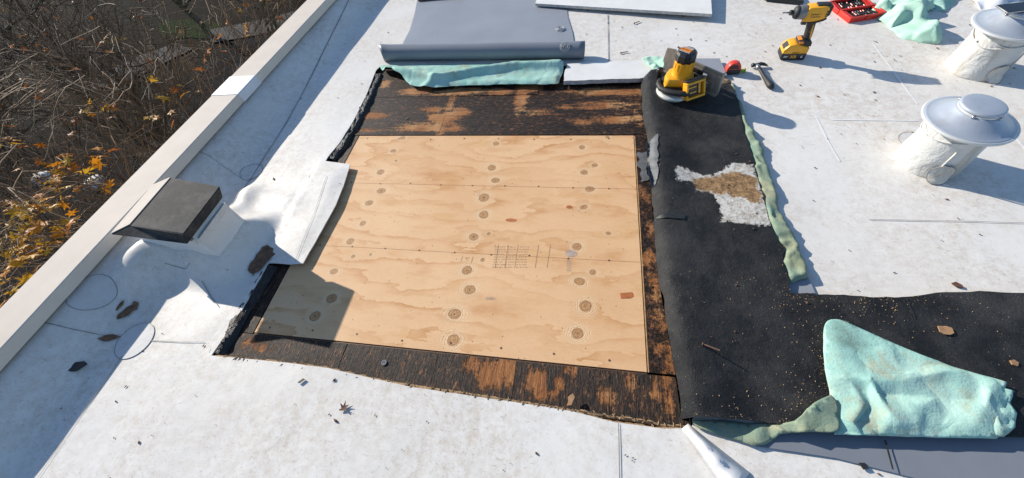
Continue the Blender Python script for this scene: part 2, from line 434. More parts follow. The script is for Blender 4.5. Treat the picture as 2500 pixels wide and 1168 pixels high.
t = NT('bark', .85, 0, .2)
n = t.noise(14, 5, .7); 
c = t.mix(t.step(n, .5, .15), (.075, .058, .040), (.21, .175, .135))
c = t.mix(t.math('MULTIPLY', t.step(t.noise(1.6, 3), .55, .1), .55), c, (.06, .075, .022))
t.color(c); t.bump(t.noise(40, 4, .7), .6, .02); MAT['bark'] = t.m
simple('twig', (.19, .135, .09), .75, var=.9, scale=1.0, spec=.2)
for nme, cc in dict(leaf_orange=(.55, .17, .012), leaf_amber=(.58, .23, .014), leaf_yellow=(.60, .34, .028), leaf_rust=(.36, .12, .03)).items():
    t = NT(nme, .55, 0, .3)
    c = t.mix(t.step(t.noise(26, 4, .65), .55, .15), cc, tuple(x * .62 for x in cc))
    t.color(c); t.b.inputs['Subsurface Weight'].default_value = 0
    tr = t.n.new('ShaderNodeBsdfTranslucent'); t.put(tr.inputs[0], c)
    mx = t.n.new('ShaderNodeMixShader'); mx.inputs[0].default_value = .35
    t.link(t.b.outputs[0], mx.inputs[1]); t.link(tr.outputs[0], mx.inputs[2]); t.link(mx.outputs[0], t.n['Material Output'].inputs[0]); MAT[nme] = t.m
t = NT('soil', .95, 0, .03)
c = t.ramp(t.noise(2.2, 6, .7), [(.35, (.004, .0038, .003)), (.6, (.009, .008, .006)), (.75, (.022, .017, .010))])
c = t.mix(t.step(t.noise(14, 4, .7), .66, .03), c, (.16, .075, .02)); t.color(c); MAT['soil'] = t.m
simple('asphalt', (.011, .012, .015), .95, var=.25, scale=3, bump=.3, bscale=60, spec=.03)
simple('pavement', (.07, .069, .066), .9, spec=.05, var=.2, scale=2, bump=.2, bscale=40)
t = NT('lawn', .95, 0, .03)
t.color(t.ramp(t.noise(5, 6, .7), [(.35, (.006, .011, .003)), (.55, (.014, .028, .006)), (.75, (.045, .075, .014))])); t.bump(t.noise(30, 4), .8, .05); MAT['lawn'] = t.m
simple('wall_render', (.40, .37, .33), .8, var=.1, scale=3, bump=.2)
simple('pale_lump_face', (.55, .54, .52), .8, var=.2, scale=3, bump=.3, bscale=20)

# ------------------------------------------------------------------ roof
def xin(y): return -2.195 + (y - .216) * .0396       # inner edge of the coping
def xout(y): return -2.390 + (y - .382) * .0427      # outer edge
COP = .175
VENTS = [W(2262, 395), W(2374, 168)]
HT = .30
hood_top = [W(418, 433, HT), W(537, 455, HT), W(447, 572, HT), W(317, 550, HT)]          # TL TR BR BL
curb = [(-2.035, 1.000), (-1.612, .945), (-1.618, .738), (-2.035, .772)]
RA, RB = W2(606, 476), W2(505, 640)
RC, RD = W2(600, 474), W2(705, 490)
def roofz(x, y):
    d = x - xin(y)
    z = .112 * (1 - sm(-.03, .27, d)) if d < .3 else 0.0
    if x < -.9 and -.2 < y < 1.7:
        dr = pdist(x, y, [RA, RB], False); z0r = .030 * math.exp(-(dr / .055) ** 2)
        dr = pdist(x, y, [RC, RD], False); z0r += .014 * math.exp(-(dr / .05) ** 2)
        db = pdist(x, y, curb) if not inpoly(x, y, curb) else 0
        ap = .085 * (1 - sm(-.02, .16, db)) ** 1.4 + .105 * math.exp(-(((x + 2.06) / .13) ** 2 + ((y - .66) / .12) ** 2))
        z = (z ** 3 + ap ** 3) ** (1 / 3.0) + .012 * math.exp(-db / .02)
        z += z0r * .7
        z += .006 * nz(x, y, 6, 9) * math.exp(-(db / .2) ** 2)
    for v in VENTS:
        r = math.hypot(x - v.x, y - v.y)
        if r < .16: z += .003 * math.exp(-max(0, r - .115) / .01)
    if -3 < x < 4 and -1 < y < 5:
        z += .0035 * nz(x, y, 2.2, 3.3) + .0014 * nz(x, y, 7.5, 8.1)
    return z
flap_px = [(795, 394), (822, 397), (855, 402), (838, 455), (820, 500), (795, 545), (770, 590), (740, 643), (706, 645), (672, 642)]
hole_px = [(918, 172), (905, 205), (893, 235), (860, 300), (828, 350), (800, 384)] + flap_px + \
          [(655, 642), (622, 700), (590, 757), (552, 815), (515, 868), (600, 876), (700, 886), (800, 899), (900, 922), (1000, 944),
           (1135, 964), (1250, 981), (1390, 1003), (1500, 1031), (1620, 1047), (1690, 1046), (1705, 900), (1690, 700), (1660, 450), (1620, 200), (1575, 168), (1375, 160), (930, 160)]
hole = dens(poly(hole_px), .03, .0008, 2)
flap_poly = poly([(700, 380)] + flap_px + [(600, 640), (640, 480)])
y0, y1 = -6.0, 13.0
outer = [(xin(y0) - .012, y0), (13, y0), (13, y1), (xin(y1) - .012, y1)]
outer = dens(outer[:1], 1) + dens_open([(13, y0), (13, y1)], 1.0) + dens_open([(xin(y1) - .012, y1), (xin(4.6) - .012, 4.6), (xin(-1.2) - .012, -1.2)], .6)
outer = [(xin(y0) - .012, y0)] + dens_open([(13, y0), (13, y1)], 1.0)
yy = y1
while yy > y0 + .01:
    outer.append((xin(yy) - .012, yy)); yy -= .06 if -.8 < yy < 4.4 else .5
pts = []
def addgrid(xa, xb, ya, yb, s, skip=None):
    ny = int((yb - ya) / s); nx = int((xb - xa) / s)
    for j in range(ny + 1):
        for i in range(nx + 1):
            x = xa + i * s + (s * .5 if j % 2 else 0); y = ya + j * s
            if skip and skip(x, y): continue
            if x < xin(y) + s * .2: continue
            pts.append((x, y))
hb = (min(p[0] for p in hole) - .02, max(p[0] for p in hole) + .02, min(p[1] for p in hole) - .02, max(p[1] for p in hole) + .02)
def inhole(x, y):
    return hb[0] < x < hb[1] and hb[2] < y < hb[3] and (inpoly(x, y, hole) or pdist(x, y, hole) < .012)
addgrid(-2.25, -.9, -.6, 1.9, .022, inhole)
addgrid(-2.25, 3.2, -.6, 4.2, .05, lambda x, y: (x < -.88 and y < 1.92) or inhole(x, y))
addgrid(-2.5, 12.6, -5.7, 12.6, .55, lambda x, y: x < 3.3 and -.8 < y < 4.3)
V, F = cdt(outer, [hole], pts)
mb = MB()
def rz2(x, y):
    z = roofz(x, y)
    if hb[0] < x < hb[1] and hb[2] < y < hb[3]:
        s = sdist(x, y, flap_poly)
        if s > -.02: z += .005 * sm(0, .08, s) + .0015 * nz(x, y, 6, 1.0)
        z += .0015 * nz(x, y, 16, 4.0) * max(0, 1 - pdist(x, y, hole) / .05)
    return z
mb.v = [Vector((x, y, rz2(x, y))) for x, y in V]; mb.f = F
upface(mb); skirt(mb, .005)
roof = mb.build('roof', 'membrane', smooth=True)
tag(roof, 'flat white membrane roof with a hole cut open', None, None, 'structure')

def strip(name, pts3, width, mat, parent, lift=.003, zf=roofz, step=.03):
    """thin band lying on the roof along a line"""
    Q = []
    for a, b in zip(pts3[:-1], pts3[1:]):
        a = Vector(a); b = Vector(b); n = max(1, int((b - a).length / step))
        Q += [a.lerp(b, k / n) for k in range(n)]
    Q.append(Vector(pts3[-1]))
    m = MB(); vs = []; fs = []
    for i, p in enumerate(Q):
        tdir = (Q[min(i + 1, len(Q) - 1)] - Q[max(i - 1, 0)]).normalized(); nn = Vector((-tdir.y, tdir.x)) * width * .5 * (1 + .5 * nz(p.x, p.y, 9, 2))
        for q in (p + nn, p - nn): vs.append((q.x, q.y, zf(q.x, q.y) + lift))
    for i in range(len(Q) - 1): fs.append((2 * i, 2 * i + 1, 2 * i + 3, 2 * i + 2))
    m.add(vs, fs); return m.build(name, mat, parent)
def sl_(name, pxs, width, mat='seam_line', lift=.0035): return strip(name, [W2(*p) for p in pxs], width, mat, roof, lift, rz2)
# seams where membrane sheets lap
for pts_, wd_ in [([(1484, 38), (1486, 152)], .005), ([(1510, 1034), (1514, 1230)], .003), ([(2120, 537), (2300, 541), (2540, 547)], .0025),
                  ([(868, 18), (700, 300), (560, 520)], .005), ([(800, 432), (770, 520), (722, 640)], .0022),
                  ([(368, 832), (440, 836), (500, 836)], .0025), ([(300, 870), (180, 1040), (80, 1190)], .0022),
                  ([(198, 655), (190, 715), (137, 795), (150, 808), (220, 820), (290, 826)], .003),
                  ([(498, 690), (512, 720), (535, 750)], .0025), ([(430, 660), (470, 668), (490, 660)], .002),
                  ([(590, 437), (540, 410), (470, 395), (420, 430)], .0022), ([(1000, 1), (1010, 1)], .003)]:
    sl_('membrane_seam', pts_, wd_)
for pts_, wd_ in [([(2130, 105), (2240, 255)], .008), ([(1990, 285), (2020, 345), (2050, 395)], .008), ([(2030, 294), (2240, 296)], .006), ([(2470, 325), (2520, 390)], .006)]:
    sl_('weld_line', pts_, wd_, 'seam_pale', .0016)
def disc(name, cx, cy, r, ry=None, rot=0.0, full=True):
    """round cover patch welded over a fastener"""
    c = W(cx, cy, 0); 
    for _ in range(4): c = W(cx, cy, roofz(c.x, c.y))
    ry = ry or r; m = MB(); vs = [(c.x, c.y, roofz(c.x, c.y) + .002)]; fs = []; n = 40
    for k in range(1, 4):
        for i in range(n):
            a = 2 * math.pi * i / n; x = c.x + r * k / 3 * math.cos(a); y = c.y + ry * k / 3 * math.sin(a)
            vs.append((x, y, roofz(x, y) + .002))
    for i in range(n):
        fs.append((0, 1 + i, 1 + (i + 1) % n))
        for k in range(2): fs.append((1 + k * n + i, 1 + (k + 1) * n + i, 1 + (k + 1) * n + (i + 1) % n, 1 + k * n + (i + 1) % n))
    m.add(vs, fs); o = m.build(name, 'membrane_patch', roof, smooth=True)
    e = MB(); P = []
    for i in range(n + 1):
        a = 2 * math.pi * i / n + .4; x = c.x + r * math.cos(a); y = c.y + ry * math.sin(a); P.append((x, y, roofz(x, y) + .002))
    e.tube(P, .0011, 5); e.build('patch_edge', 'seam_line', o)
for a in [(242, 722, .083), (330, 832, .080), (615, 421, .062)]: disc('round_patch', *a)
disc('round_patch', 778, 430, .055); disc('round_patch', 2232, 345, .06)

# torn and stained spots on the membrane
for q in [[(276, 770), (296, 757), (326, 735), (340, 740), (338, 756), (304, 776), (282, 779)], [(258, 748), (272, 728), (286, 724), (284, 738), (266, 750)],
          [(606, 660), (614, 640), (640, 604), (655, 600), (670, 608), (674, 622), (655, 640), (634, 664), (618, 678), (612, 668)],
          [(218, 820), (258, 817), (298, 822), (286, 829), (268, 834), (235, 827)]]:
    P = []
    for a, b in q:
        c = W(a, b, 0)
        for _ in range(3): c = W(a, b, roofz(c.x, c.y))
        P.append((c.x, c.y))
    sheet('torn_patch', P, .014, lambda x, y, d: roofz(x, y) + .0055 + .003 * nz(x, y, 60), 'brown_tear', roof, jit=.014, seed=len(P))

# fibrous torn edge along the near cut
fe = MB(); E_ = dens_open(poly([(520, 869), (600, 877), (700, 887), (800, 900), (900, 923), (1000, 945), (1135, 965), (1250, 982), (1390, 1004), (1500, 1032), (1620, 1048), (1685, 1047)]), .012)
for i, (x, y) in enumerate(E_):
    if random.random() < .75:
        a = random.uniform(.2, 2.9); L = random.uniform(.006, .022)
        z = -.006 + random.uniform(-.008, .004)
        fe.tube([(x, y - .004, z), (x + math.cos(a) * L * .6, y + math.sin(a) * L * .5, z + .004), (x + math.cos(a) * L, y + math.sin(a) * L, z - .004)], [.0024, .0018, .0006], 4)
fe.tube([(x + random.uniform(-.002, .002), y + .002 + random.uniform(-.003, .003), -.009) for x, y in E_], .0055, 5)
o = fe.build('torn_edge', 'torn_fibre', roof, smooth=True); tag(o, 'frayed brown fibre edge along the cut', kind='stuff')

# ------------------------------------------------------------------ old deck under the cut-out
DZ = -.022
PX0, PX1, PY0, PY1 = -1.341, .247, .4432, 1.685         # new plywood sheet
base = MB(); base.box((-.55, 1.1, -.07), (3.2, 3.2, .04)); deck = base.build('roof_deck', 'tar_edge')
tag(deck, 'old tarred wooden roof deck showing in the cut-out', None, None, 'structure')
def ell(cx, cy, rx, ry, rot=0.0):
    c = W(cx, cy, DZ); e = W(cx + rx, cy, DZ); f = W(cx, cy - ry, DZ)
    return (c.x, c.y, abs(e.x - c.x) + 1e-4, abs(f.y - c.y) + 1e-4)
ELL = [ell(*a) for a in [(1020, 223, 40, 9), (1110, 225, 60, 8), (1160, 222, 25, 6), (1220, 224, 35, 8), (1095, 265, 7, 55), (1120, 275, 30, 10), (1060, 268, 22, 6), (1275, 232, 16, 38),
       (1290, 215, 30, 8), (1470, 222, 70, 9), (1530, 226, 30, 7), (1470, 258, 62, 8), (1500, 293, 48, 9), (1420, 298, 30, 6), (1560, 222, 12, 10), (1558, 290, 10, 10),
       (910, 283, 30, 9), (1030, 312, 70, 9), (1110, 312, 22, 8), (890, 318, 30, 5), (1060, 285, 16, 10), (1085, 290, 30, 12), (1320, 275, 30, 5), (1380, 262, 16, 5), (940, 205, 12, 8),
       (1195, 915, 28, 34), (1230, 900, 26, 44), (1150, 888, 18, 22), (1310, 930, 22, 22), (1390, 900, 16, 16), (1250, 860, 20, 6), (1330, 960, 20, 10), (1365, 940, 14, 14), (1480, 968, 16, 12), (1540, 930, 10, 14), (640, 850, 18, 10), (610, 838, 14, 8),
       (1585, 480, 8, 18), (1590, 560, 8, 14), (1582, 630, 12, 26), (1600, 690, 12, 30), (1596, 725, 14, 14), (1618, 800, 14, 12), (1606, 860, 12, 16), (1600, 780, 8, 12), (1632, 890, 12, 20), (1622, 925, 12, 14), (1640, 985, 10, 20), (1600, 960, 16, 10), (1585, 660, 10, 16), (1570, 470, 8, 10), (1610, 760, 10, 8), (1640, 860, 8, 30)]]
def bare(x, y):
    b = -.06
    for cx, cy, rx, ry in ELL:
        if abs(x - cx) < rx * 2.2 + .1 and abs(y - cy) < ry * 2.2 + .1:
            q = math.hypot((x - cx) / rx, (y - cy) / ry); b = max(b, (1 - q) * min(.05, min(rx, ry)))
    return max(b, -.06)
def panel(xa, xb, ya, yb, mat, z=DZ, tilt=0.0):
    P = [(xa, ya), (xb, ya), (xb, yb), (xa, yb)]
    nx = max(2, int((xb - xa) / .02)); ny = max(2, int((yb - ya) / .02)); m = MB(); vs = []; at = []
    for j in range(ny + 1):
        for i in range(nx + 1):
            x = xa + (xb - xa) * i / nx; y = ya + (yb - ya) * j / ny
            vs.append((x, y, z + .0012 * nz(x, y, 9, 5) + tilt * (x - xa))); at.append(bare(x, y))
    fs = [(j * (nx + 1) + i, j * (nx + 1) + i + 1, (j + 1) * (nx + 1) + i + 1, (j + 1) * (nx + 1) + i) for j in range(ny) for i in range(nx)]
    m.add(vs, fs); m.attrs['bare'] = at
    o = m.build('deck_panel', mat, deck)
    md = o.modifiers.new('solid', 'SOLIDIFY'); md.thickness = .014; md.offset = -1
    return o
xs = W(1093, 268, DZ).x; G_ = .0018
panel(-1.78, xs - G_, PY1 + .007, 2.06, 'deck_tar_x'); panel(xs, .60, PY1 + .007, 2.055, 'deck_tar_x')
panel(-1.82, -.30, 2.06 + G_, 2.52, 'deck_tar_x', DZ + .001); panel(-.30 + G_, .70, 2.055 + G_, 2.52, 'deck_tar_x', DZ - .001)
for ya, yb in [(.4432, .80), (.80 + G_, 1.20), (1.20 + G_, 1.685 + .003)]: panel(PX1 + .0085, .60, ya, yb, 'deck_tar_blotch')
cuts = [-1.66, -1.24, -.905, -.52, -.405, -.215, -.03, .12, .31, .60]
for k, (a, b) in enumerate(zip(cuts[:-1], cuts[1:])):
    panel(a + .0007, b - .0007, -.02, PY0 - .008, 'deck_tar_y', DZ + .0008 * math.sin(k * 2.3))
panel(-1.80, PX0 - .007, PY0 - .004, PY1 + .003, 'deck_tar_y', DZ - .002)
# exposed fresh saw cut along the right side of the sheet
m = MB(); m.box((PX1 + .0058, (PY0 + PY1) / 2, DZ - .012), (.004, PY1 - PY0, .019)); m.build('saw_cut', 'cut_edge', deck)
m = MB(); m.box(((PX0 + PX1) / 2, PY0 - .0055, DZ - .012), (PX1 - PX0, .0032, .016)); m.build('saw_cut', 'rust_nail', deck)
# black build-up of old felt along the parapet side of the cut
def ridge_strip(pxs, width, h, seed):
    L = [W(*p, DZ) for p in pxs]; Q = []
    for a, b in zip(L[:-1], L[1:]):
        n = max(1, int((b - a).length / .02)); Q += [a.lerp(b, k / n) for k in range(n)]
    Q.append(L[-1]); m = MB(); vs = []; NW = 9
    for i, p in enumerate(Q):
        td = (Q[min(i + 1, len(Q) - 1)] - Q[max(i - 1, 0)]).normalized(); nn = Vector((-td.y, td.x, 0))
        for k in range(NW):
            u = k / (NW - 1) - .5; q = p + nn * (u * width * (1 + .3 * nz(p.x, p.y, 12, seed)))
            hh = h * (1 - abs(u * 2) ** 3) * (1 + .7 * nz(p.x + u * .3, p.y, 26, seed + 3))
            vs.append((q.x, q.y, DZ + .0005 + max(0, hh)))
    fs = [(i * NW + k, i * NW + k + 1, (i + 1) * NW + k + 1, (i + 1) * NW + k) for i in range(len(Q) - 1) for k in range(NW - 1)]
    m.add(vs, fs); o = m.build('felt_ridge', 'tar_edge', deck, smooth=True)
    return o
ridge_strip([(922, 185), (898, 245), (868, 303), (832, 360), (806, 392)], .075, .017, 1)
ridge_strip([(662, 652), (628, 706), (590, 768), (545, 840), (530, 866)], .075, .019, 6)
# washers and nail heads on the deck
def nailhead(px, py, r, mat='steel', z=DZ):
    c = W(px, py, z); m = MB(); m.lathe([(r, 0), (r, .0018), (r * .55, .0018), (r * .5, .0006), (r * .25, .0006), (r * .22, .0016), (0, .0016)], 16, Matrix.Translation((c.x, c.y, z + .0015))); return m.build('nail_head', mat, deck)
for a in [(938, 886, .011), (1243, 208, .013), (993, 291, .009), (862, 306, .010), (928, 193, .007), (1210, 878, .006), (1590, 700, .005), (1575, 330, .006), (1560, 245, .005)]: nailhead(*a, mat='tool_grey' if a[2] > .0105 else 'rust_nail')

# ------------------------------------------------------------------ new plywood sheet
KN = [(983, 337, 7), (960, 369, 7), (967, 393, 4), (929, 421, 10), (931, 466, 11), (901, 496, 10), (886, 546, 9), (855, 590, 9), (862, 627, 5), (905, 622, 4), (815, 663, 10), (810, 729, 14), (769, 772, 14),
      (1211, 351, 9), (1201, 410, 11), (1210, 441, 11), (1181, 483, 13), (1181, 525, 11), (1156, 579, 12), (1193, 571, 5), (1140, 660, 14), (1178, 635, 6), (1147, 708, 14), (1110, 767, 16), (1107, 831, 16),
      (1421, 360, 8), (1483, 335, 5), (1426, 421, 10), (1452, 404, 8), (1440, 462, 11), (1425, 506, 11), (1485, 570, 7), (1409, 603, 11), (1447, 665, 9), (1415, 688, 15), (1430, 748, 16), (1410, 814, 16)]
PZ = DZ - .001
K = []
for a, b, r in KN:
    c = W(a, b, PZ); K.append((c.x, c.y, .88 * abs(W(a + r, b, PZ).x - c.x)))
K = np.array(K)
nx, ny = 300, 240
X, Y = np.meshgrid(np.linspace(PX0, PX1, nx + 1), np.linspace(PY0, PY1, ny + 1))
wood = Y.copy(); knot = np.full_like(X, 9.0)
for kx, ky, r in K:
    qa = random.Random(int(kx * 1e4)); ca, sa = math.cos(qa.uniform(-.5, .5)), math.sin(qa.uniform(-.5, .5)); asp = qa.uniform(.72, 1.0)
    dx = X - kx; dy = Y - ky; d2 = dx * dx * .55 + dy * dy
    wood -= (2.3 * r) ** 2 * dy / (d2 + (1.2 * r) ** 2) * .75
    knot = np.minimum(knot, np.sqrt(((dx * ca + dy * sa) / r) ** 2 + ((dy * ca - dx * sa) / (r * asp)) ** 2))
nzv = np.array([noise.fractal((x * .9 + 4, y * 2.6, .3), .8, 2.0, 3) for x, y in zip(X.ravel(), Y.ravel())]).reshape(X.shape)
wood = wood + .16 * nzv
mb = MB()
mb.v = [Vector((x, y, PZ)) for x, y in zip(X.ravel(), Y.ravel())]
mb.f = [(j * (nx + 1) + i, j * (nx + 1) + i + 1, (j + 1) * (nx + 1) + i + 1, (j + 1) * (nx + 1) + i) for j in range(ny) for i in range(nx)]
mb.attrs['wood'] = wood.ravel().tolist(); mb.attrs['knot'] = np.minimum(knot, 6).ravel().tolist()
ply = empty('plywood_sheet', ((PX0 + PX1) / 2, (PY0 + PY1) / 2, PZ))
tag(ply, 'new pale knotty plywood sheet let into the dark roof deck', 'plywood')
def par(o, p):
    o.parent = p; o.matrix_parent_inverse = Matrix.Translation(p.location).inverted(); return o
o = par(mb.build('board_face', 'plywood_face'), ply)
md = o.modifiers.new('solid', 'SOLIDIFY'); md.thickness = .016; md.offset = -1
def flat(name, pts2, z, mat, parent):
    m = MB(); m.add([(x, y, z) for x, y in pts2], [tuple(range(len(pts2)))])
    o = m.build(name, mat); par(o, parent)
    if o.data.polygons[0].normal.z < 0: o.data.flip_normals()
    return o
for (a, b) in [((803, 446), (1546, 462)), ((757, 598), (1567, 641))]:
    p, q = W(*a, PZ), W(*b, PZ); flat('chalk_line', [(PX0 + .002 if False else p.x, p.y - .0007), (PX1 - .002, q.y - .0007), (PX1 - .002, q.y + .0007), (p.x, p.y + .0007)], PZ + .0006, 'ply_line', ply)
def ellp(cx, cy, rx, ry, n=20, z=PZ):
    c = W(cx, cy, z); e = abs(W(cx + rx, cy, z).x - c.x); f = abs(W(cx, cy + ry, z).y - c.y)
    return [(c.x + e * math.cos(2 * math.pi * i / n), c.y + f * math.sin(2 * math.pi * i / n)) for i in range(n)]
flat('boat_patch', ellp(1248, 538, 14, 4), PZ + .0006, 'ply_plug', ply)
flat('boat_patch', poly([(1514, 716), (1544, 714), (1548, 724), (1540, 729), (1516, 730)], PZ), PZ + .0006, 'ply_plug', ply)
flat('boat_patch', ellp(1390, 506, 8, 4), PZ + .0006, 'ply_plug', ply)
flat('ink_smudge', ellp(1394, 619, 15, 9), PZ + .0006, 'ply_smudge', ply)
for k in range(7): flat('ink_smudge', poly([(1384, 634 + k * 4.4), (1395, 634.5 + k * 4.4), (1394, 636 + k * 4.4), (1383, 635.5 + k * 4.4)], PZ), PZ + .0006, 'ply_smudge', ply)
for k in range(8): flat('ink_smudge', poly([(1186 + k * 3, 726), (1187.5 + k * 3, 726), (1187.5 + k * 3, 732), (1186 + k * 3, 732)], PZ), PZ + .0006, 'ply_smudge', ply)
# worn, illegible grade stamp: rules and broken rows of ink
st = []
for xa in (1216, 1240, 1264, 1314, 1343): st.append([(xa, 598), (xa + 1.5, 598), (xa - 7, 655), (xa - 8.5, 655)])
rs = random.Random(3)
for xa, xb in ((1206, 1234), (1238, 1260), (1266, 1290)):
    for r in range(9):
        yy_ = 602 + r * 6.2; x_ = xa + rs.uniform(0, 4)
        while x_ < xb:
            L = rs.uniform(2, 6); st.append([(x_ - r * .9, yy_), (x_ + L - r * .9, yy_ + .4), (x_ + L - r * .9, yy_ + 2.2), (x_ - r * .9, yy_ + 1.8)]); x_ += L + rs.uniform(1, 4)
st += [[(1129, 625), (1130, 625), (1125, 640), (1124, 640)], [(1154, 627), (1155.5, 627), (1151, 643), (1149.5, 643)], [(1136, 629), (1146, 629.5), (1145.5, 631), (1136, 630.5)], [(1136, 630), (1137.5, 630), (1143, 638), (1141, 638)]]
m = MB()
for q in st: m.add([tuple(W(a, b, PZ)[:2]) + (PZ + .0006,) for a, b in q][::-1], [(0, 1, 2, 3)])
tag(par(m.build('grade_stamp', 'ply_print'), ply), kind='stuff')
for k in range(34):                       # nail heads driven along the rafters and edges
    rr = random.Random(k)
    if k < 9: x, y = PX0 + .1 + k * .17, W(1200, 454, PZ).y + rr.uniform(-.004, .004)
    elif k < 18: x, y = PX0 + .1 + (k - 9) * .17, W(1200, 621, PZ).y + rr.uniform(-.004, .004)
    elif k < 26: x, y = PX0 + .06 + (k - 18) * .2, PY0 + .03 + rr.uniform(-.006, .006)
    else: x, y = PX0 + .06 + (k - 26) * .2, PY1 - .025 + rr.uniform(-.006, .006)
    m = MB(); m.lathe([(.0042, 0), (.0042, .0007), (0, .0009)], 8, Matrix.Translation((x, y, PZ + .0003))); par(m.build('nail_head', 'rust_nail'), ply)

# ------------------------------------------------------------------ parapet
parapet = empty('parapet_wall', ((xin(1) + xout(1)) / 2, 1, -6))
tag(parapet, 'low parapet wall with beige metal coping beside the trees', 'parapet')
def sweep_section(name, ya, yb, sec, mat, n=1):
    m = MB(); vs = []; k = len(sec(ya))
    for i in range(n + 1): vs += [(x, ya + (yb - ya) * i / n, z) for x, z in sec(ya + (yb - ya) * i / n)]
    fs = [(i * k + j, i * k + (j + 1) % k, (i + 1) * k + (j + 1) % k, (i + 1) * k + j) for i in range(n) for j in range(k)]
    fs += [tuple(range(k))[::-1], tuple(range(n * k, n * k + k))]
    m.add(vs, fs); o = m.build(name, mat); par(o, parapet)
    bm = bmesh.new(); bm.from_mesh(o.data); bmesh.ops.recalc_face_normals(bm, faces=bm.faces); bm.to_mesh(o.data); bm.free()
    return o
def cop_sec(g=0.0):
    def f(y):
        a, b = xout(y) - g, xin(y) + g; T = COP + g
        wv = .0012 * nz(0, y, 3.1, 2)
        return [(a, COP - .10), (a, T - .008), (a + .004, T - .004), (b - .005, T + wv), (b, T - .004 + wv), (b + .006, COP - .050 - g), (b - .004, COP - .052 - g), (b - .010, COP - .02), (a + .012, COP - .02), (a + .008, COP - .10)]
    return f
ja, jb = W(535, 232, COP).y, W(592, 186, COP).y
c1 = sweep_section('coping', y0, (ja + jb) / 2 - .002, cop_sec(), 'coping_paint', 60)
c2 = sweep_section('coping', (ja + jb) / 2 + .002, 7.0, cop_sec(), 'coping_paint', 40)
sweep_section('coping', 7.004, y1, cop_sec(), 'coping_paint', 20)
jt = sweep_section('joint_tape', ja, jb, cop_sec(.0025), 'coping_tape', 4); tag(jt, 'white tape over a coping joint')
sweep_section('wall_core', y0, y1, lambda y: [(xout(y) + .014, -6.0), (xout(y) + .014, COP - .024), (xin(y) - .016, COP - .024), (xin(y) - .016, -6.0)], 'wall_render', 2)

# ------------------------------------------------------------------ black hooded vent on its curb
hv = empty('hooded_roof_vent', (-1.8, .88, 0))
tag(hv, 'black square hooded roof vent on white membrane curb by the parapet', 'roof vent')
TL, TR, BR, BL = hood_top
LBf, LBb = W(270, 574, .294), W(376, 450, .294); RBf, RBb = W(458, 597, .242), W(545, 482, .242)
m = MB(); m.add([TL, TR, BR, BL, LBb, RBb, RBf, LBf], [(0, 3, 2, 1), (3, 7, 6, 2), (2, 6, 5, 1), (1, 5, 4, 0), (0, 4, 7, 3), (4, 5, 6, 7)])
o = m.build('hood', 'black_hood'); bm = bmesh.new(); bm.from_mesh(o.data); bmesh.ops.bevel(bm, geom=bm.edges[:], offset=.003, segments=2, affect='EDGES'); bmesh.ops.recalc_face_normals(bm, faces=bm.faces); bm.to_mesh(o.data); bm.free(); par(o, hv)
nrm = (BL - TL).cross(LBb - TL).normalized()
if nrm.x > 0: nrm = -nrm
q4 = [TL + (BL - TL) * .01, BL + (TL - BL) * .01, LBf + (LBb - LBf) * .02, LBb + (LBf - LBb) * .02]
m = MB(); vs = [p + nrm * .0035 for p in q4] + [p + nrm * .0008 for p in q4]
m.add(vs, [(0, 1, 2, 3), (7, 6, 5, 4), (0, 4, 5, 1), (1, 5, 6, 2), (2, 6, 7, 3), (3, 7, 4, 0)])
o = par(m.build('side_flange', 'coping_paint'), hv); tag(o, 'pale sloping side flange')
m = MB(); vs = []; fs = []; C4 = dens(curb, .03); n = len(C4); cx_, cy_ = -1.76, .86
for k, (off, zz) in enumerate([(.006, 0), (.0, .09), (-.004, .15), (.002, .20), (-.008, .240)]):
    for x, y in C4:
        dv = Vector((x - cx_, y - cy_)).normalized(); ww = off + .006 * nz(x * 2, y * 2 + zz * 9, 7, 2)
        X_, Y_ = x + dv.x * ww, y + dv.y * ww; vs.append((X_, Y_, (roofz(x, y) - .012) if k == 0 else max(zz, .08 + .02 * k)))
for k in range(4): fs += [(k * n + i, k * n + (i + 1) % n, (k + 1) * n + (i + 1) % n, (k + 1) * n + i) for i in range(n)]
fs.append(tuple(range(4 * n, 5 * n)))
m.add(vs, fs); o = par(m.build('curb_wrap', 'membrane_flashing', smooth=True), hv)
bm = bmesh.new(); bm.from_mesh(o.data); bmesh.ops.recalc_face_normals(bm, faces=bm.faces); bm.to_mesh(o.data); bm.free()
m = MB(); m.box((-1.826, .748, .208), (.40, .012, .03), Matrix.Rotation(RAD(-4.7), 4, 'Z')); m.box((-1.607, .84, .208), (.012, .20, .03)); par(m.build('curb_batten', 'membrane_patch'), hv)

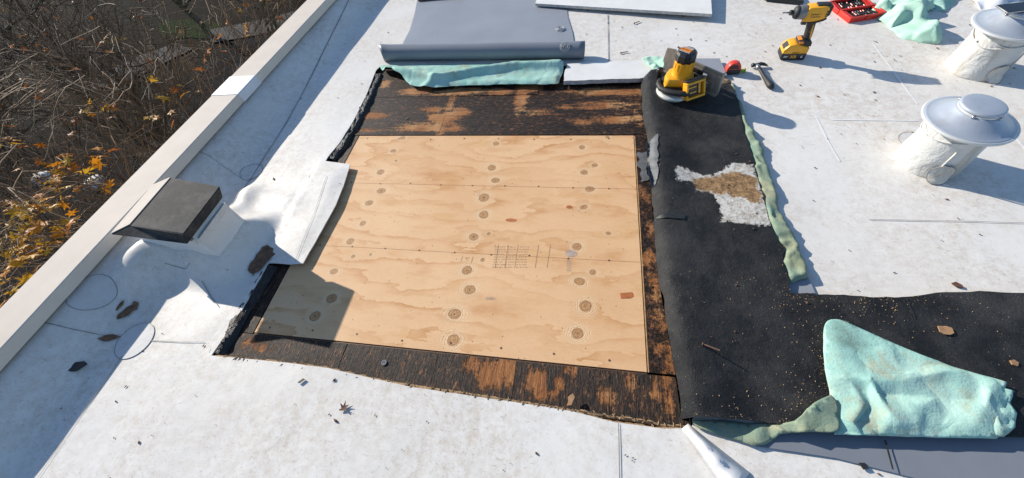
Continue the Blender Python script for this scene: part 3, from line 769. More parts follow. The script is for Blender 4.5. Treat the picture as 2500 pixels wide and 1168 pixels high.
# ------------------------------------------------------------------ peeled-back black roofing
BLK_L = [(1573, 181), (1566, 200), (1570, 280), (1584, 340), (1582, 400), (1592, 440), (1597, 540), (1603, 620), (1612, 690), (1630, 780), (1650, 900), (1668, 1020)]
BLK_R = [(1694, 1021), (1809, 1025), (1930, 1038), (2050, 1048), (2300, 1064), (2440, 1064), (2820, 1068), (2820, 726), (2500, 713), (2394, 708), (2310, 711), (2227, 722), (2147, 725), (2039, 720), (1930, 714),
         (1928, 681), (1912, 635), (1918, 608), (1897, 581), (1881, 543), (1858, 462), (1841, 392), (1827, 350), (1815, 310), (1803, 250), (1785, 200), (1770, 186), (1740, 184), (1603, 178)]
bz = .028
Lw = [W2(*p, bz) for p in BLK_L]; blk_out = Lw + [W2(*p, bz) for p in BLK_R]
def blkz(x, y, d=None):
    dl = pdist(x, y, Lw, False); t_ = min(1, dl / .045)
    z = .006 + .046 * math.sqrt(max(0, 1 - (1 - t_) ** 2)) * (1 - .58 * sm(.045, .24, dl))
    if x > 0.95 and y < 1.0: z -= .006 * sm(.95, 1.2, x)
    return z + .003 * nz(x, y, 5, 1) + .0012 * nz(x, y, 18, 4)
def clipsd(P, lim=.1): return lambda x, y: max(-lim, min(lim, sdist(x, y, P)))
whiteP = poly([(1645, 406), (1700, 424), (1745, 428), (1790, 398), (1838, 404), (1862, 470), (1884, 548), (1830, 548), (1765, 540), (1758, 500), (1738, 470), (1700, 466), (1690, 446), (1652, 446)], bz)
tanP = poly([(1688, 438), (1745, 432), (1790, 418), (1845, 432), (1862, 485), (1858, 500), (1790, 478), (1730, 466), (1698, 462)], bz)
dk = [W(1811, 513, bz), W(1851, 525, bz), W(1820, 448, bz), W(1778, 450, bz)]
sawL = [poly([(1700, 1022), (1809, 1026), (1930, 1040)], bz), poly([(2022, 975), (2005, 860), (2008, 790)], bz), poly([(1935, 725), (2039, 730), (2140, 735), (2330, 725)], bz), poly([(1960, 985), (2020, 972)], bz)]
felt = empty('peeled_roofing_felt', (.9, .9, 0)); tag(felt, 'black peeled back roofing felt folded over beside the plywood', 'roofing felt')
P = dens(blk_out, .025, .006, 5); V, F = cdt(P, [], grid(P, .026))
mb = MB(); mb.v = [Vector((x, y, blkz(x, y))) for x, y in V]; mb.f = list(F)
mb.attrs['white'] = [clipsd(whiteP)(x, y) for x, y in V]; mb.attrs['tan'] = [clipsd(tanP)(x, y) for x, y in V]
mb.attrs['saw'] = [max(-.12, -min(pdist(x, y, L, False) for L in sawL) * 1.1) for x, y in V]
mb.attrs['dark'] = [max(.013 - math.hypot(x - c.x, y - c.y) for c in dk) for x, y in V]
upface(mb); skirt(mb, .004); LL = dens_open(Lw, .02); base_i = len(mb.v)
for i, (x, y) in enumerate(LL):                            # underside of the fold, back down to the deck
    for k, (ox, zz) in enumerate([(0.0, .006), (.006, -.008), (.03, -.019)]): mb.v.append(Vector((x + ox, y, zz)))
for i in range(len(LL) - 1):
    for k in range(2): mb.f.append((base_i + i * 3 + k, base_i + i * 3 + k + 1, base_i + i * 3 + 3 + k + 1, base_i + i * 3 + 3 + k))
for a in ('white', 'tan', 'saw', 'dark'): mb.attrs[a] += [-.1] * (len(mb.v) - base_i)
o = mb.build('felt_sheet', 'black_felt', smooth=True); par(o, felt)
par(sheet('torn_strip', poly([(1578, 345), (1604, 335), (1606, 400), (1601, 445), (1592, 458), (1584, 440), (1580, 395)], .035), .012, lambda x, y, d: blkz(x, y) + .004 + .002 * nz(x, y, 40), 'torn_grey', jit=.012, seed=3), felt)
par(sheet('mesh_scrap', poly([(1600, 534), (1640, 526), (1672, 530), (1668, 542), (1610, 540)], .03), .012, lambda x, y, d: blkz(x, y) + .004, 'dark_scrap', jit=.008, seed=8), felt)
par(sheet('seam_tear', poly([(2213, 727), (2218, 727), (2240, 775), (2237, 777)], .03), .01, lambda x, y, d: blkz(x, y) + .0025, 'dark_scrap', jit=.004), felt)
par(sheet('pale_residue', poly([(1557, 372), (1581, 370), (1584, 440), (1565, 446), (1560, 410)], DZ), .01, lambda x, y, d: DZ + .004, 'torn_grey', jit=.03, seed=9), deck)

# ------------------------------------------------------------------ fleeces
def wrinkle(x, y, s, seed, ang=0.0, st=2.5):
    u = x * math.cos(ang) + y * math.sin(ang); v = -x * math.sin(ang) + y * math.cos(ang)
    return (1 - abs(noise.noise((u * s, v * s * st, seed)))) ** 5 - .35 + .4 * ((1 - abs(noise.noise((u * s * 1.9 + 7, v * s * st * 1.6, seed + 9)))) ** 6 - .3) + .35 * noise.noise((u * s * 2.2, v * s * 4, seed + 5))
def facet(name, outline, step, zf, amp, creases, mat, label, cat='fleece', thick=.003, seed=1, jit=.004, crease=.45, levels=2, attrs=None):
    """folded cloth: flat planes meeting in creases"""
    rng = random.Random(seed); P = dens(outline, step * .75, jit, seed); pts_ = []; hts = []
    for x, y in grid(P, step, .5):
        x += rng.uniform(-.33, .33) * step; y += rng.uniform(-.33, .33) * step
        if inpoly(x, y, P) and all(pdist(x, y, L, False) > step * .4 for L, h in creases): pts_.append((x, y))
    cp = {}
    for L, h in creases:
        for x, y in dens_open(L, step * .8):
            if inpoly(x, y, P) and pdist(x, y, P) > step * .2: pts_.append((x, y)); cp[(round(x, 4), round(y, 4))] = h
    V, F = cdt(P, [], pts_); mb = MB()
    for x, y in V:
        h = cp.get((round(x, 4), round(y, 4))); d = pdist(x, y, P)
        mb.v.append(Vector((x, y, zf(x, y, d) + (h if h is not None else rng.uniform(-amp, amp) * min(1, .3 + d / step)))))
    mb.f = list(F); upface(mb)
    for k, fn in (attrs or {}).items(): mb.attrs[k] = [fn(x, y) for x, y in V]
    o = mb.build(name, mat, None, smooth=True)
    at = o.data.attributes.new('crease_edge', 'FLOAT', 'EDGE'); at.data.foreach_set('value', [0.0 for e in o.data.edges])
    ec = {}
    for p in o.data.polygons:
        for k_ in p.edge_keys: ec[k_] = ec.get(k_, 0) + 1
    at.data.foreach_set('value', [1.0 if ec.get(e.key, 0) < 2 else (min(1, crease * rng.uniform(.3, 1.7)) if rng.random() < .7 else 0) for e in o.data.edges])
    md = o.modifiers.new('soft', 'SUBSURF'); md.levels = levels; md.render_levels = levels; md.boundary_smooth = 'PRESERVE_CORNERS'
    md = o.modifiers.new('solid', 'SOLIDIFY'); md.thickness = thick; md.offset = -1
    tag(o, label, cat); return o
# edge strip
fle = [(1776, 196), (1800, 236), (1812, 300), (1822, 345), (1836, 392), (1853, 462), (1876, 543), (1892, 581), (1912, 612), (1908, 640), (1926, 690), (1976, 678), (1970, 635), (1947, 581), (1920, 535), (1901, 485), (1887, 427), (1862, 355), (1845, 325), (1822, 284), (1808, 240), (1790, 205)]
Rb = [W2(*p, bz) for p in BLK_R]
def strz(x, y, d):
    return .006 + .018 * math.sqrt(min(1, d / .015)) * (1 + .30 * math.sin(y * 70 + x * 90 + 14 * nz(x, y, 5, 2)) * max(0, nz(x, y, 6, 7) + .15) * 2) + .012 * wrinkle(x, y, 9, 2.2, 2.2, .7)
o = sheet('fleece_strip', poly(fle, .02), .0085, strz, 'fleece_aged', None, .003, .008, 4)
tag(o, 'stained green fleece edge showing along the black felt', 'fleece')
o = sheet('membrane_scrap', poly([(1915, 650), (1960, 650), (1990, 716), (1925, 722)], .006), .03, lambda x, y, d: .0075, 'grey_membrane_pale', None, .0025); tag(o, 'grey membrane scrap under the end of the fleece edge', 'membrane')
# big fold of green fleece on the felt
big = [(2020, 776), (2055, 777), (2120, 806), (2185, 835), (2331, 893), (2465, 931), (2460, 948), (2474, 960), (2461, 989), (2469, 1012), (2472, 1035), (2457, 1056), (2440, 1071), (2365, 1069), (2185, 1064), (2041, 1060), (2043, 1039), (2031, 981), (2016, 880), (2013, 805)]
f1 = [W2(2190, 1066, .05), W2(2168, 1000, .05), W2(2120, 930, .05)]; f2 = [W2(2040, 925, .05), W2(2170, 935, .05), W2(2330, 905, .05)]; f3 = [W2(2070, 1055, .05), W2(2110, 990, .05)]; f4 = [W2(2430, 930, .05), W2(2400, 1000, .05), W2(2370, 1065, .05)]; f5 = [W2(2120, 960, .05), W2(2250, 960, .05), W2(2400, 975, .05)]
def bigz(x, y, d):
    z = .036 + .014 * min(1, d / .05) + .009 * wrinkle(x, y, 3.6, 7.7, .5) + .004 * wrinkle(x, y, 8.5, 2.7, -.6)
    for L, h, wd_ in ((f1, .016, .018), (f2, .010, .03), (f3, .010, .016), (f4, .010, .014), (f5, .008, .02)):
        q = pdist(x, y, L, False); z += h * math.exp(-(q / wd_) ** 2)
    return z + .0015 * nz(x, y, 26, 3)
DSP = [(W(2065, 815, .045), .045), (W(2100, 845, .045), .02), (W(2050, 925, .045), .012), (W(2150, 985, .045), .0), (W(2060, 960, .045), .01)]
CR = [(f1, .022), (f2, .012), (f3, .016), (f4, .012), (f5, -.006), ([W2(2130, 990, .05), W2(2080, 1050, .05)], -.008), ([W2(2225, 1062, .05), W2(2215, 1010, .05), W2(2260, 985, .05)], .010), ([W2(2290, 1062, .05), W2(2330, 990, .05)], -.006)]
o = facet('fleece_fold', poly(big, .045), .042, lambda x, y, d: .036 + .008 * min(1, d / .04), .0032, [(L_, h_ * .75) for L_, h_ in CR], 'fleece', 'large mint green fleece fold lying on the black felt', attrs={'isdirty': lambda x, y: .75, 'dirt': lambda x, y: max(-.15, max(r - math.hypot(x - c_.x, y - c_.y) for c_, r in DSP))}, seed=4)
und = [(2440, 948), (2470, 955), (2463, 985), (2480, 1010), (2474, 1045), (2445, 1068), (2380, 1066)]
facet('curled_corner', poly(und, .03), .022, lambda x, y, d: .036 + .008 * min(1, d / .03), .010, [], 'fleece', 'curled loose corner under the big mint green fold', seed=9)
flp = [(1692, 1024), (1750, 1024), (1810, 1028), (1900, 1036), (1935, 1030), (1975, 990), (2018, 970), (2042, 990), (2044, 1050), (2030, 1060), (1960, 1058), (1905, 1060), (1890, 1075), (1870, 1086), (1843, 1087), (1790, 1070), (1730, 1050), (1700, 1042)]
hg = [W2(1905, 1050, .03), W2(1945, 1015, .03), W2(2015, 972, .03)]
def flz(x, y, d):
    k = sm(1930, 1990, 0) ; q = pdist(x, y, hg, False)
    xx = W2(1925, 1040, .03)[0]
    z = .010 + .030 * sm(xx - .03, xx + .05, x) + .006 * min(1, d / .03) + .012 * math.exp(-(q / .03) ** 2) * sm(xx - .1, xx, x)
    return z + .009 * wrinkle(x, y, 6, 1.2, -.4)
facet('fleece_flap', poly(flp, .025), .034, flz, .004, [(hg, .012)], 'fleece_aged', 'thin stained green fleece flap hanging from the felt fold', seed=3)
# grey back of membrane, lower right
o = sheet('grey_membrane_sheet', poly([(1846, 1050), (2000, 1040), (2860, 1026), (2900, 1340), (2250, 1172), (2039, 1119), (1930, 1102), (1846, 1090)], .006), .04, lambda x, y, d: .0075 + .006 * sm(0, .2, d) * (1 + nz(x, y, 4, 2)), 'grey_membrane', None, .003)
tag(o, 'smooth grey membrane sheet under the mint green fold', 'membrane')
s_ = strip('sheet_seam', [W2(2158, 1075, .012), W2(2177, 1147, .012)], .004, 'dark_scrap', o, .0, lambda x, y: .0175)
# white fin of cut membrane
m = MB(); A_, B_ = W(1668, 1044, .0), W(1790, 1190, .0); vs = []; fs = []; N_ = 14
for i in range(N_ + 1):
    t_ = i / N_; c = A_.lerp(B_, t_); wv = .012 + .03 * t_; hz = .045 * math.sin(min(1, t_ * 3) * 1.57) * (1 + .2 * nz(t_, 0, 6))
    dn = Vector((.77, .64, 0)); dn = Vector((-(B_ - A_).y, (B_ - A_).x, 0)).normalized()
    for u, z in ((1.6, .001), (.75, hz * .55), (.1, hz), (-.25, hz * .92), (-.5, hz * .4), (-.7, .001)):
        vs.append(c + dn * wv * u + Vector((0, 0, z + .003)))
for i in range(N_):
    for k in range(5): fs.append((i * 6 + k, i * 6 + k + 1, i * 6 + 7 + k, i * 6 + 6 + k))
m.add(vs, fs); o = m.build('membrane_fin', 'membrane_flashing', smooth=True); tag(o, 'raised white fin of slit membrane at the felt corner', 'membrane')
if sum(p.normal.z for p in o.data.polygons) < 0: o.data.flip_normals()
md = o.modifiers.new('solid', 'SOLIDIFY'); md.thickness = .002; md.offset = -1

def slab(name, q, z, th, mats, label, cat):
    e = empty(name, tuple(sum((Vector(p) for p in q), Vector((0, 0))) / len(q)) + (0,)); tag(e, label, cat)
    m = MB(); n = len(q); zt = z if isinstance(z, (list, tuple)) else [z] * n
    m.add([(x, y, zt[i] + th) for i, (x, y) in enumerate(q)], [tuple(range(n))]); o = m.build('top_face', mats[0]); par(o, e)
    if o.data.polygons[0].normal.z < 0: o.data.flip_normals()
    m = MB(); m.add([(x, y, zt[i] + th - .0015) for i, (x, y) in enumerate(q)] + [(x, y, zt[i]) for i, (x, y) in enumerate(q)], [tuple(range(n, 2 * n))] + [(i, (i + 1) % n, n + (i + 1) % n, n + i) for i in range(n)])
    o = par(m.build('core', mats[1]), e); return e
# ------------------------------------------------------------------ rolled-back membrane at the far side
rm = empty('rolled_membrane', (-.77, 2.45, 0)); tag(rm, 'grey membrane rolled back at the far edge of the cut-out', 'membrane')
ra, rb_ = Vector((-1.46, 2.475, 0)), Vector((-.035, 2.405, 0)); RR = .052
ax = (rb_ - ra).normalized(); nn = Vector((-ax.y, ax.x, 0)); vs = []; fs = []; NS, NA = 40, 44
for i in range(NS + 1):
    t_ = i / NS
    for k in range(NA + 1):
        a = -2.2 + k / NA * (2 * math.pi + 2.0)                 # spiral section, starting under the roll
        r = RR * (1.0 - .10 * k / NA) * (1 + .03 * nz(t_ * 3, k * .04, 1.6, 2)) * (1 + .10 * (1 - sm(0, .06, t_)))
        sh = .07 * (math.cos(a) * -.5 + .2) * (1 - sm(0, .05, t_))
        c = ra.lerp(rb_, t_) + ax * sh
        vs.append(c + nn * (r * math.cos(a) * 1.06) + Vector((0, 0, RR * 1.02 + r * math.sin(a) * .98)))
fs = [(i * (NA + 1) + k, i * (NA + 1) + k + 1, (i + 1) * (NA + 1) + k + 1, (i + 1) * (NA + 1) + k) for i in range(NS) for k in range(NA)]
m = MB(); m.add(vs, fs); o = par(m.build('roll', 'grey_membrane', smooth=True), rm)
md = o.modifiers.new('solid', 'SOLIDIFY'); md.thickness = .0025; md.offset = 0
fl = sheet('flat_tail', poly([(978, 140), (985, 105), (1000, 75), (1013, 32), (1020, -8), (1030, -40), (1370, -40), (1384, 10), (1386, 40), (1398, 80), (1402, 110), (1400, 140)], .004), .05, lambda x, y, d: roofz(x, y) + .005 + .002 * nz(x, y, 3), 'grey_membrane_pale', None, .002, .0, 3); par(fl, rm)
def rings(M, parent):
    for r in (.028, .019, .009):
        e = MB(); e.M = M; e.tube([(r * math.cos(a * .3142), r * math.sin(a * .3142), 0) for a in range(21)], .0022, 5, False); o = e.build('plate_imprint', 'grey_ring', smooth=True); par(o, parent)
c = W(1367, 71, .008); rings(Matrix.Translation(c + Vector((0, 0, .004))), rm)
rc = ra.lerp(rb_, .915); dirn = (Vector((0, -.62, .78))).normalized()
rings(Matrix.Translation(rc + Vector((0, 0, RR * 1.02)) + Vector((0, dirn.y * RR * 1.045, dirn.z * RR * 1.0))) @ dirn.to_track_quat('Z', 'Y').to_matrix().to_4x4(), rm)
# green fleece tongue hanging out under the roll
ton = [(925, 158), (1376, 150), (1374, 175), (1362, 202), (1320, 204), (1245, 203), (1180, 205), (1110, 208), (1065, 212), (1030, 210), (1000, 206), (985, 190), (960, 176), (935, 172)]
tr1 = poly([(945, 168), (1000, 178), (1060, 190), (1130, 178), (1250, 160), (1370, 156)], .03); tr2 = poly([(1060, 192), (1030, 208)], .03)
def tonz(x, y, d):
    q = pdist(x, y, tr1, False); z = .006 + .040 * math.exp(-(q / .030) ** 2) + .010 * min(1, d / .02) + .003 * wrinkle(x, y, 4, 4.1, .1)
    q = pdist(x, y, tr2, False); return z + .014 * math.exp(-(q / .025) ** 2)
o = sheet('fleece_tongue', poly(ton, .012), .0125, tonz, 'fleece', None, .003, .006, 5); tag(o, 'wavy green fleece tongue sticking out under the grey roll', 'fleece')
# white cover-board strip beside it
cb = dens(poly([(1385, 156), (1480, 150), (1600, 146), (1600, 187), (1560, 192), (1480, 194), (1376, 198), (1378, 178)], .02), .02, .007, 7)
slab('coverboard_strip', cb, -.006, .026, ('white_board', 'board_edge'), 'rough edged white coverboard strip beside the green fleece tongue', 'board')
facet('fleece_scrap', poly([(1566, 146), (1590, 138), (1640, 145), (1650, 190), (1610, 192), (1592, 170)], .03), .035, lambda x, y, d: .034 + .008 * min(1, d / .03), .014, [], 'fleece_clean', 'pale green fleece scrap tucked behind the circular saw', seed=5)
o = sheet('membrane_offcut', poly([(1660, 143), (1757, 143), (1775, 184), (1660, 188)], .02), .04, lambda x, y, d: .020, 'grey_membrane_pale', None, .004); tag(o, 'flat grey membrane offcut behind the circular saw', 'membrane')

# ------------------------------------------------------------------ boards at the far end
a, b = W2(1307, 9, .03), W2(1738, 36, .045)
e = slab('insulation_board', [a, b, (b[0] + .12, b[1] + 1.2), (a[0] + .05, a[1] + 1.25)], [.012, .030, .07, .012], .018, ('white_board', 'board_edge'), 'white panel board lying beyond the grey membrane tail', 'board')
a, b = W2(1868, -4, .02), W2(1962, 6, .02)
slab('dark_offcut', [a, b, (b[0] + .02, b[1] + .5), (a[0] + .02, a[1] + .5)], .006, .02, ('dark_scrap', 'dark_scrap'), 'dark flat offcut lying beyond the impact driver', 'board')
a, b = W2(1020, 0, .02), W2(1130, -8, .02)
slab('brown_bar', [a, b, (b[0] + .02, b[1] + .3), (a[0] + .02, a[1] + .3)], .008, .016, ('white_board', 'rust_nail'), 'thin brown edged board at the end of the grey membrane tail', 'board')

# ------------------------------------------------------------------ mushroom vents
def mushroom(c, label, seed, rot):
    e = empty('mushroom_vent', (c.x, c.y, 0), rot); tag(e, label, 'roof vent', 'mushroom vents on the white roof')
    prof = [(.115, -.004), (.1145, .008), (.114, .03)]
    for i in range(14): prof.append((.113 - .008 * i / 13, .035 + .165 * i / 13))
    prof += [(.100, .215)]
    m = MB(); m.lathe(prof, 48, wob=.045, seed=seed); p = m.build('pipe_wrap', 'vent_wrap', e, smooth=True)
    m = MB()
    for z_, ph in ((.172, .2), (.18, 2.6), (.163, 1.2)):
        m.tube([((.1095) * math.cos(ph + k * .1), .1095 * math.sin(ph + k * .1), z_ + .012 * math.sin(k * .25 + ph)) for k in range(22)], .0035, 5)
    m.tube([(.115 * math.cos(-1.9), .115 * math.sin(-1.9), z) for z in (.02, .06, .1, .15)], .004, 5); m.build('wrap_fold', 'vent_wrap', p, smooth=True)
    pr = [(.0, .205), (.100, .205), (.128, .212), (.142, .216), (.146, .222), (.143, .229), (.136, .231), (.128, .232), (.108, .246), (.086, .262), (.074, .272), (.070, .276)]
    m = MB(); m.lathe(pr[3:], 64); m.lathe([(.09, .206), (.142, .216)], 64); m.build('rain_cap', 'galvanised', e, smooth=True)
    m = MB(); m.tube([(.1440 * math.cos(k * 2 * math.pi / 64), .1440 * math.sin(k * 2 * math.pi / 64), .2225) for k in range(65)], .0065, 8, False); m.build('cap_rim', 'galvanised_lip', e, smooth=True)
    m = MB(); m.lathe([(.069, .268), (.069, .284), (.067, .287)], 48); bnd = m.build('collar', 'galvanised_lip', e, angle=40)
    m = MB(); m.lathe([(.0700, .283), (.0710, .288), (.069, .293), (.062, .2955), (.03, .297), (0, .2965)], 48); m.build('lid', 'galvanised', e, smooth=True)
    for a in (-2.3, -1.1, .9, 2.2):
        m = MB(); m.lathe([(0, -.005), (.006, -.004), (.006, .004), (0, .006)], 10, Matrix.Translation((.0710 * math.cos(a), .0710 * math.sin(a), .277)) @ Matrix.Rotation(a, 4, 'Z') @ Matrix.Rotation(math.pi / 2, 4, 'Y')); m.build('screw', 'steel', bnd, smooth=True)
    return e
v1 = mushroom(VENTS[0], 'mushroom vent with a bare metal lid on white wrapped pipe', 1.0, 0)
v2 = mushroom(VENTS[1], 'mushroom vent with a phone lying on its lid', 4.0, 1.1)
# loose membrane discs welded against the pipes
def pipe_disc(v, ang, r):
    m = MB(); n = 26; vs = [(0, 0, 0)]; P = []
    for i in range(n):
        a = 2 * math.pi * i / n; u = r * math.cos(a); s = r * math.sin(a)            # u along tangent, s up/out
        rad = .1205 + (0 if s > -r * .3 else (-r * .3 - s) * .8); zz = max(.004, .042 + s)
        th = ang + u / .121; P.append((v.x + rad * math.cos(th), v.y + rad * math.sin(th), zz + roofz(v.x + rad * math.cos(th), v.y + rad * math.sin(th)) * .2))
    cn = sum((Vector(p) for p in P), Vector()) / n + Vector((math.cos(ang), math.sin(ang), 0)) * .006
    m.add([tuple(cn)] + P, [(0, 1 + i, 1 + (i + 1) % n) for i in range(n)]); return m, P
for vv, vo, ang in ((VENTS[0], v1, -1.75), (VENTS[1], v2, -1.35)):
    m, P = pipe_disc(vv, ang, .042)
    o = m.build('sealing_disc', 'vent_wrap', smooth=True); o.parent = vo; o.matrix_parent_inverse = (Matrix.Translation(vo.location) @ Matrix.Rotation(vo.rotation_euler.z, 4, 'Z')).inverted()
    e_ = MB(); e_.tube(P + [P[0]], .0014, 5, False); q = e_.build('disc_edge', 'seam_line', smooth=True); q.parent = o
    
pc = W(2489, 20, .3); ph = empty('smartphone', (pc.x, pc.y, .2985), RAD(8)); tag(ph, 'black smartphone lying face up on a vent lid', 'phone')
m = MB(); m.box((0, 0, .004), (.155, .075, .008), bev=.003); m.build('body', 'phone_rim', ph, angle=40)
m = MB(); m.box((0, 0, .0086), (.148, .069, .0012), bev=.0005); m.build('screen', 'phone_glass', ph)

# ------------------------------------------------------------------ impact driver (local +x points to the bit)
c = W(1929, 139); drv = empty('impact_driver', (c.x, c.y, .001), RAD(180 - 3)); tag(drv, 'yellow and black cordless impact driver standing on its battery', 'impact driver')
bat = MB(); bat.prism([(-.062, 0), (.058, 0), (.066, .012), (.064, .040), (-.062, .040)], 'y', -.04, .04, .006); batt = bat.build('battery', 'black_plastic', drv, angle=35)
m = MB(); m.prism([(-.062, .038), (.040, .034), (.064, .036), (.060, .062), (.040, .086), (.012, .092), (-.062, .072)], 'y', -.039, .039, .006); m.build('battery_cover', 'tool_yellow', batt, angle=35)
m = MB(); m.prism([(.0635, .060), (.0465, .0835), (.0445, .0815), (.0615, .058)], 'y', -.022, .022); m.build('release_button', 'black_plastic', batt)
m = MB(); m.prism([(-.066, .074), (.006, .090), (.006, .104), (-.018, .108), (-.062, .100)], 'y', -.034, .034, .005); m.build('foot', 'black_rubber', drv, angle=35)
m = MB(); m.box((-.008, .0345, .098), (.022, .004, .012), bev=.001); m.box((-.004, 0, .1075), (.018, .04, .004), Matrix.Rotation(.15, 4, 'Y'), bev=.001); m.build('foot_badge', 'print_orange', drv)
m = MB(); m.tube([(-.036, 0, .09), (-.036, 0, .12), (-.031, 0, .15), (-.025, 0, .18), (-.021, 0, .205), (-.018, 0, .225)], [.023, .021, .0215, .022, .023, .026], 14, True, .80); m.build('handle', 'black_rubber', drv, smooth=True)
m = MB(); m.tube([(-.045, .0165, .115), (-.040, .0172, .14), (-.034, .0172, .165), (-.030, .0172, .19)], .0042, 6, True); m.build('handle_grip_line', 'tool_yellow', drv, smooth=True)
m = MB(); m.prism([(.002, .182), (.028, .184), (.024, .206), (.004, .212)], 'y', -.010, .010, .003); m.build('trigger', 'black_plastic', drv, angle=40)
HX = Matrix.Translation((0, 0, .246)) @ Matrix.Rotation(math.pi / 2, 4, 'Y')
m = MB(); m.prism([(-.070, .222), (-.058, .216), (-.020, .206), (.030, .206), (.036, .216), (.030, .280), (-.040, .284), (-.068, .280)], 'y', -.031, .031, .010); head = m.build('motor_housing', 'tool_yellow', drv, angle=35)
m = MB(); m.prism([(-.082, .236), (-.066, .226), (-.060, .232), (-.060, .286), (-.082, .284)], 'y', -.029, .029, .008); m.box((-.036, 0, .284), (.055, .038, .010), bev=.004); m.build('rear_cap', 'black_rubber', head, angle=35)
m = MB(); m.prism([(-.074, .222), (-.060, .212), (-.030, .202), (-.004, .200), (-.004, .207), (-.030, .211), (-.058, .222), (-.070, .230)], 'y', -.0325, .0325, .002); m.build('lower_trim', 'black_rubber', head)
for k in range(3):
    m = MB(); m.box((-.062 + k * .0005, .0318, .238 + k * .011), (.008, .002, .006), bev=.0005); m.build('vent_slot', 'black_plastic', head)
m = MB(); m.box((-.015, .0315, .235), (.045, .0012, .003)); m.build('side_line', 'black_plastic', head)
m = MB(); m.lathe([(.034, .030), (.036, .034), (.034, .044), (.033, .062), (.030, .066)], 28, HX); m.build('gear_case', 'tool_grey', drv, angle=35)
m = MB(); m.lathe([(.031, .064), (.033, .068), (.028, .080), (.018, .086), (.0, .087)], 28, HX); m.build('nose_bumper', 'black_rubber', drv, smooth=True)
m = MB(); m.lathe([(.009, .084), (.009, .092), (.013, .093), (.013, .103), (.008, .106), (0, .106)], 20, HX); m.build('chuck', 'black_plastic', drv, angle=40)
m = MB(); m.lathe([(.0038, .105), (.0038, .135), (.0024, .140), (0, .141)], 8, HX); m.build('bit', 'steel', drv, smooth=True)
SIDE = lambda x, z, y=.0412: Matrix.Translation((x, y, z)) @ Matrix.Rotation(math.pi, 4, 'Z') @ Matrix.Rotation(math.pi / 2, 4, 'X')
text('battery_print', '20V', .013, SIDE(.040, .022), 'print_white', batt)
text('battery_print', 'XR', .024, SIDE(.002, .021), 'tool_yellow', batt)
text('battery_print', '6', .020, SIDE(-.040, .022), 'print_white', batt)
text('battery_print', 'DEWALT', .0085, SIDE(-.002, .044, .0396), 'black_plastic', batt)
text('housing_print', 'DEWALT', .0105, SIDE(-.012, .247, .0316), 'black_plastic', head)
text('housing_print', 'XR', .010, SIDE(-.034, .150, .0190), 'tool_yellow', drv)

# ------------------------------------------------------------------ circular saw resting on its blade side, motor up
c = W(1655, 216, .05); sb = blkz(c.x, c.y); saw = empty('circular_saw', (c.x, c.y, sb + .001)); saw.scale = (1.06, 1.06, 1.06); tag(saw, 'yellow cordless circular saw resting on its blade side on black felt', 'circular saw')
m = MB(); m.lathe([(0, .0), (.060, .002), (.080, .008), (.088, .020), (.082, .030), (.05, .034), (0, .034)], 40, Matrix.Translation((-.022, -.026, 0))); m.build('blade_guard', 'guard_silver', saw, smooth=True)
m = MB(); m.lathe([(.074, .022), (.082, .030), (.080, .046), (.066, .054), (.04, .056), (0, .056)], 40, Matrix.Translation((-.014, .004, 0))); m.build('upper_guard', 'black_plastic', saw, smooth=True)
m = MB(); m.prism([(-.072, -.050), (.050, -.058), (.064, .02), (.034, .062), (-.052, .058), (-.080, 0)], 'z', .052, .100, .014); m.lathe([(.052, .08), (.050, .098), (.046, .112)], 28); gb = m.build('gear_housing', 'tool_yellow', saw, angle=40)
m = MB(); m.prism([(-.080, .052), (-.052, .052), (-.040, .100), (-.056, .096)], 'y', -.045, .000, .006); m.build('housing_fin', 'tool_yellow', gb, angle=40)
m = MB(); m.lathe([(.046, .105), (.047, .125), (.046, .165), (.045, .178)], 32); brl = m.build('motor_barrel', 'tool_yellow', saw, angle=40)
for k in range(16):
    a = k * 2 * math.pi / 16; m = MB(); m.box((.0465 * math.cos(a), .0465 * math.sin(a), .150), (.003, .004, .034), Matrix.Rotation(a, 4, 'Z')); m.build('barrel_rib', 'tool_yellow', brl)
m = MB(); m.lathe([(.047, .172), (.049, .182), (.048, .206), (.042, .216), (.036, .219), (0, .219)], 10); cap = m.build('motor_cap', 'black_plastic', saw)
TOPM = lambda x, y: Matrix.Translation((x, y, .2194)) @ Matrix.Rotation(RAD(-38), 4, 'Z')
m = MB(); m.M = TOPM(-.006, .004); m.box((0, 0, .0004), (.052, .026, .0008)); m.build('cap_badge', 'print_orange', cap)
for q in (-.018, .018, .025):
    m = MB(); m.M = TOPM(-.006, .004); m.box((0, q, .0004), (.054, .0022, .0008)); m.build('cap_stripe', 'print_white', cap)
text('cap_print', 'DEWALT', .0125, TOPM(-.006, .004) @ Matrix.Translation((0, 0, .001)), 'black_plastic', cap)
# shoe plate standing on its edge behind the motor
SD = Matrix.Translation((.045, .062, 0)) @ Matrix.Rotation(RAD(135), 4, 'Z')      # local x runs to the back left
shoe = MB(); shoe.M = SD
for z0_, z1_, xa, xb in ((.006, .022, -.18, .15), (.118, .134, -.18, .15), (.022, .118, -.18, -.155), (.022, .118, .128, .15), (.066, .078, -.155, .128), (.022, .066, -.03, -.008), (.078, .118, .02, .045), (.022, .066, -.155, -.125), (.022, .040, -.125, -.03), (.078, .118, -.155, -.105), (.100, .118, -.105, .02), (.022, .066, .05, .128), (.078, .118, .09, .128)):
    shoe.box(((xa + xb) / 2, 0, (z0_ + z1_) / 2), (xb - xa, .006, z1_ - z0_ + .0008), bev=.0015)
shoe.box((0, -.012, .008), (.29, .02, .006), bev=.002); shoe.box((-.178, -.012, .07), (.006, .02, .12), bev=.002)
shoe.build('shoe_plate', 'shoe_grey', saw, angle=40)
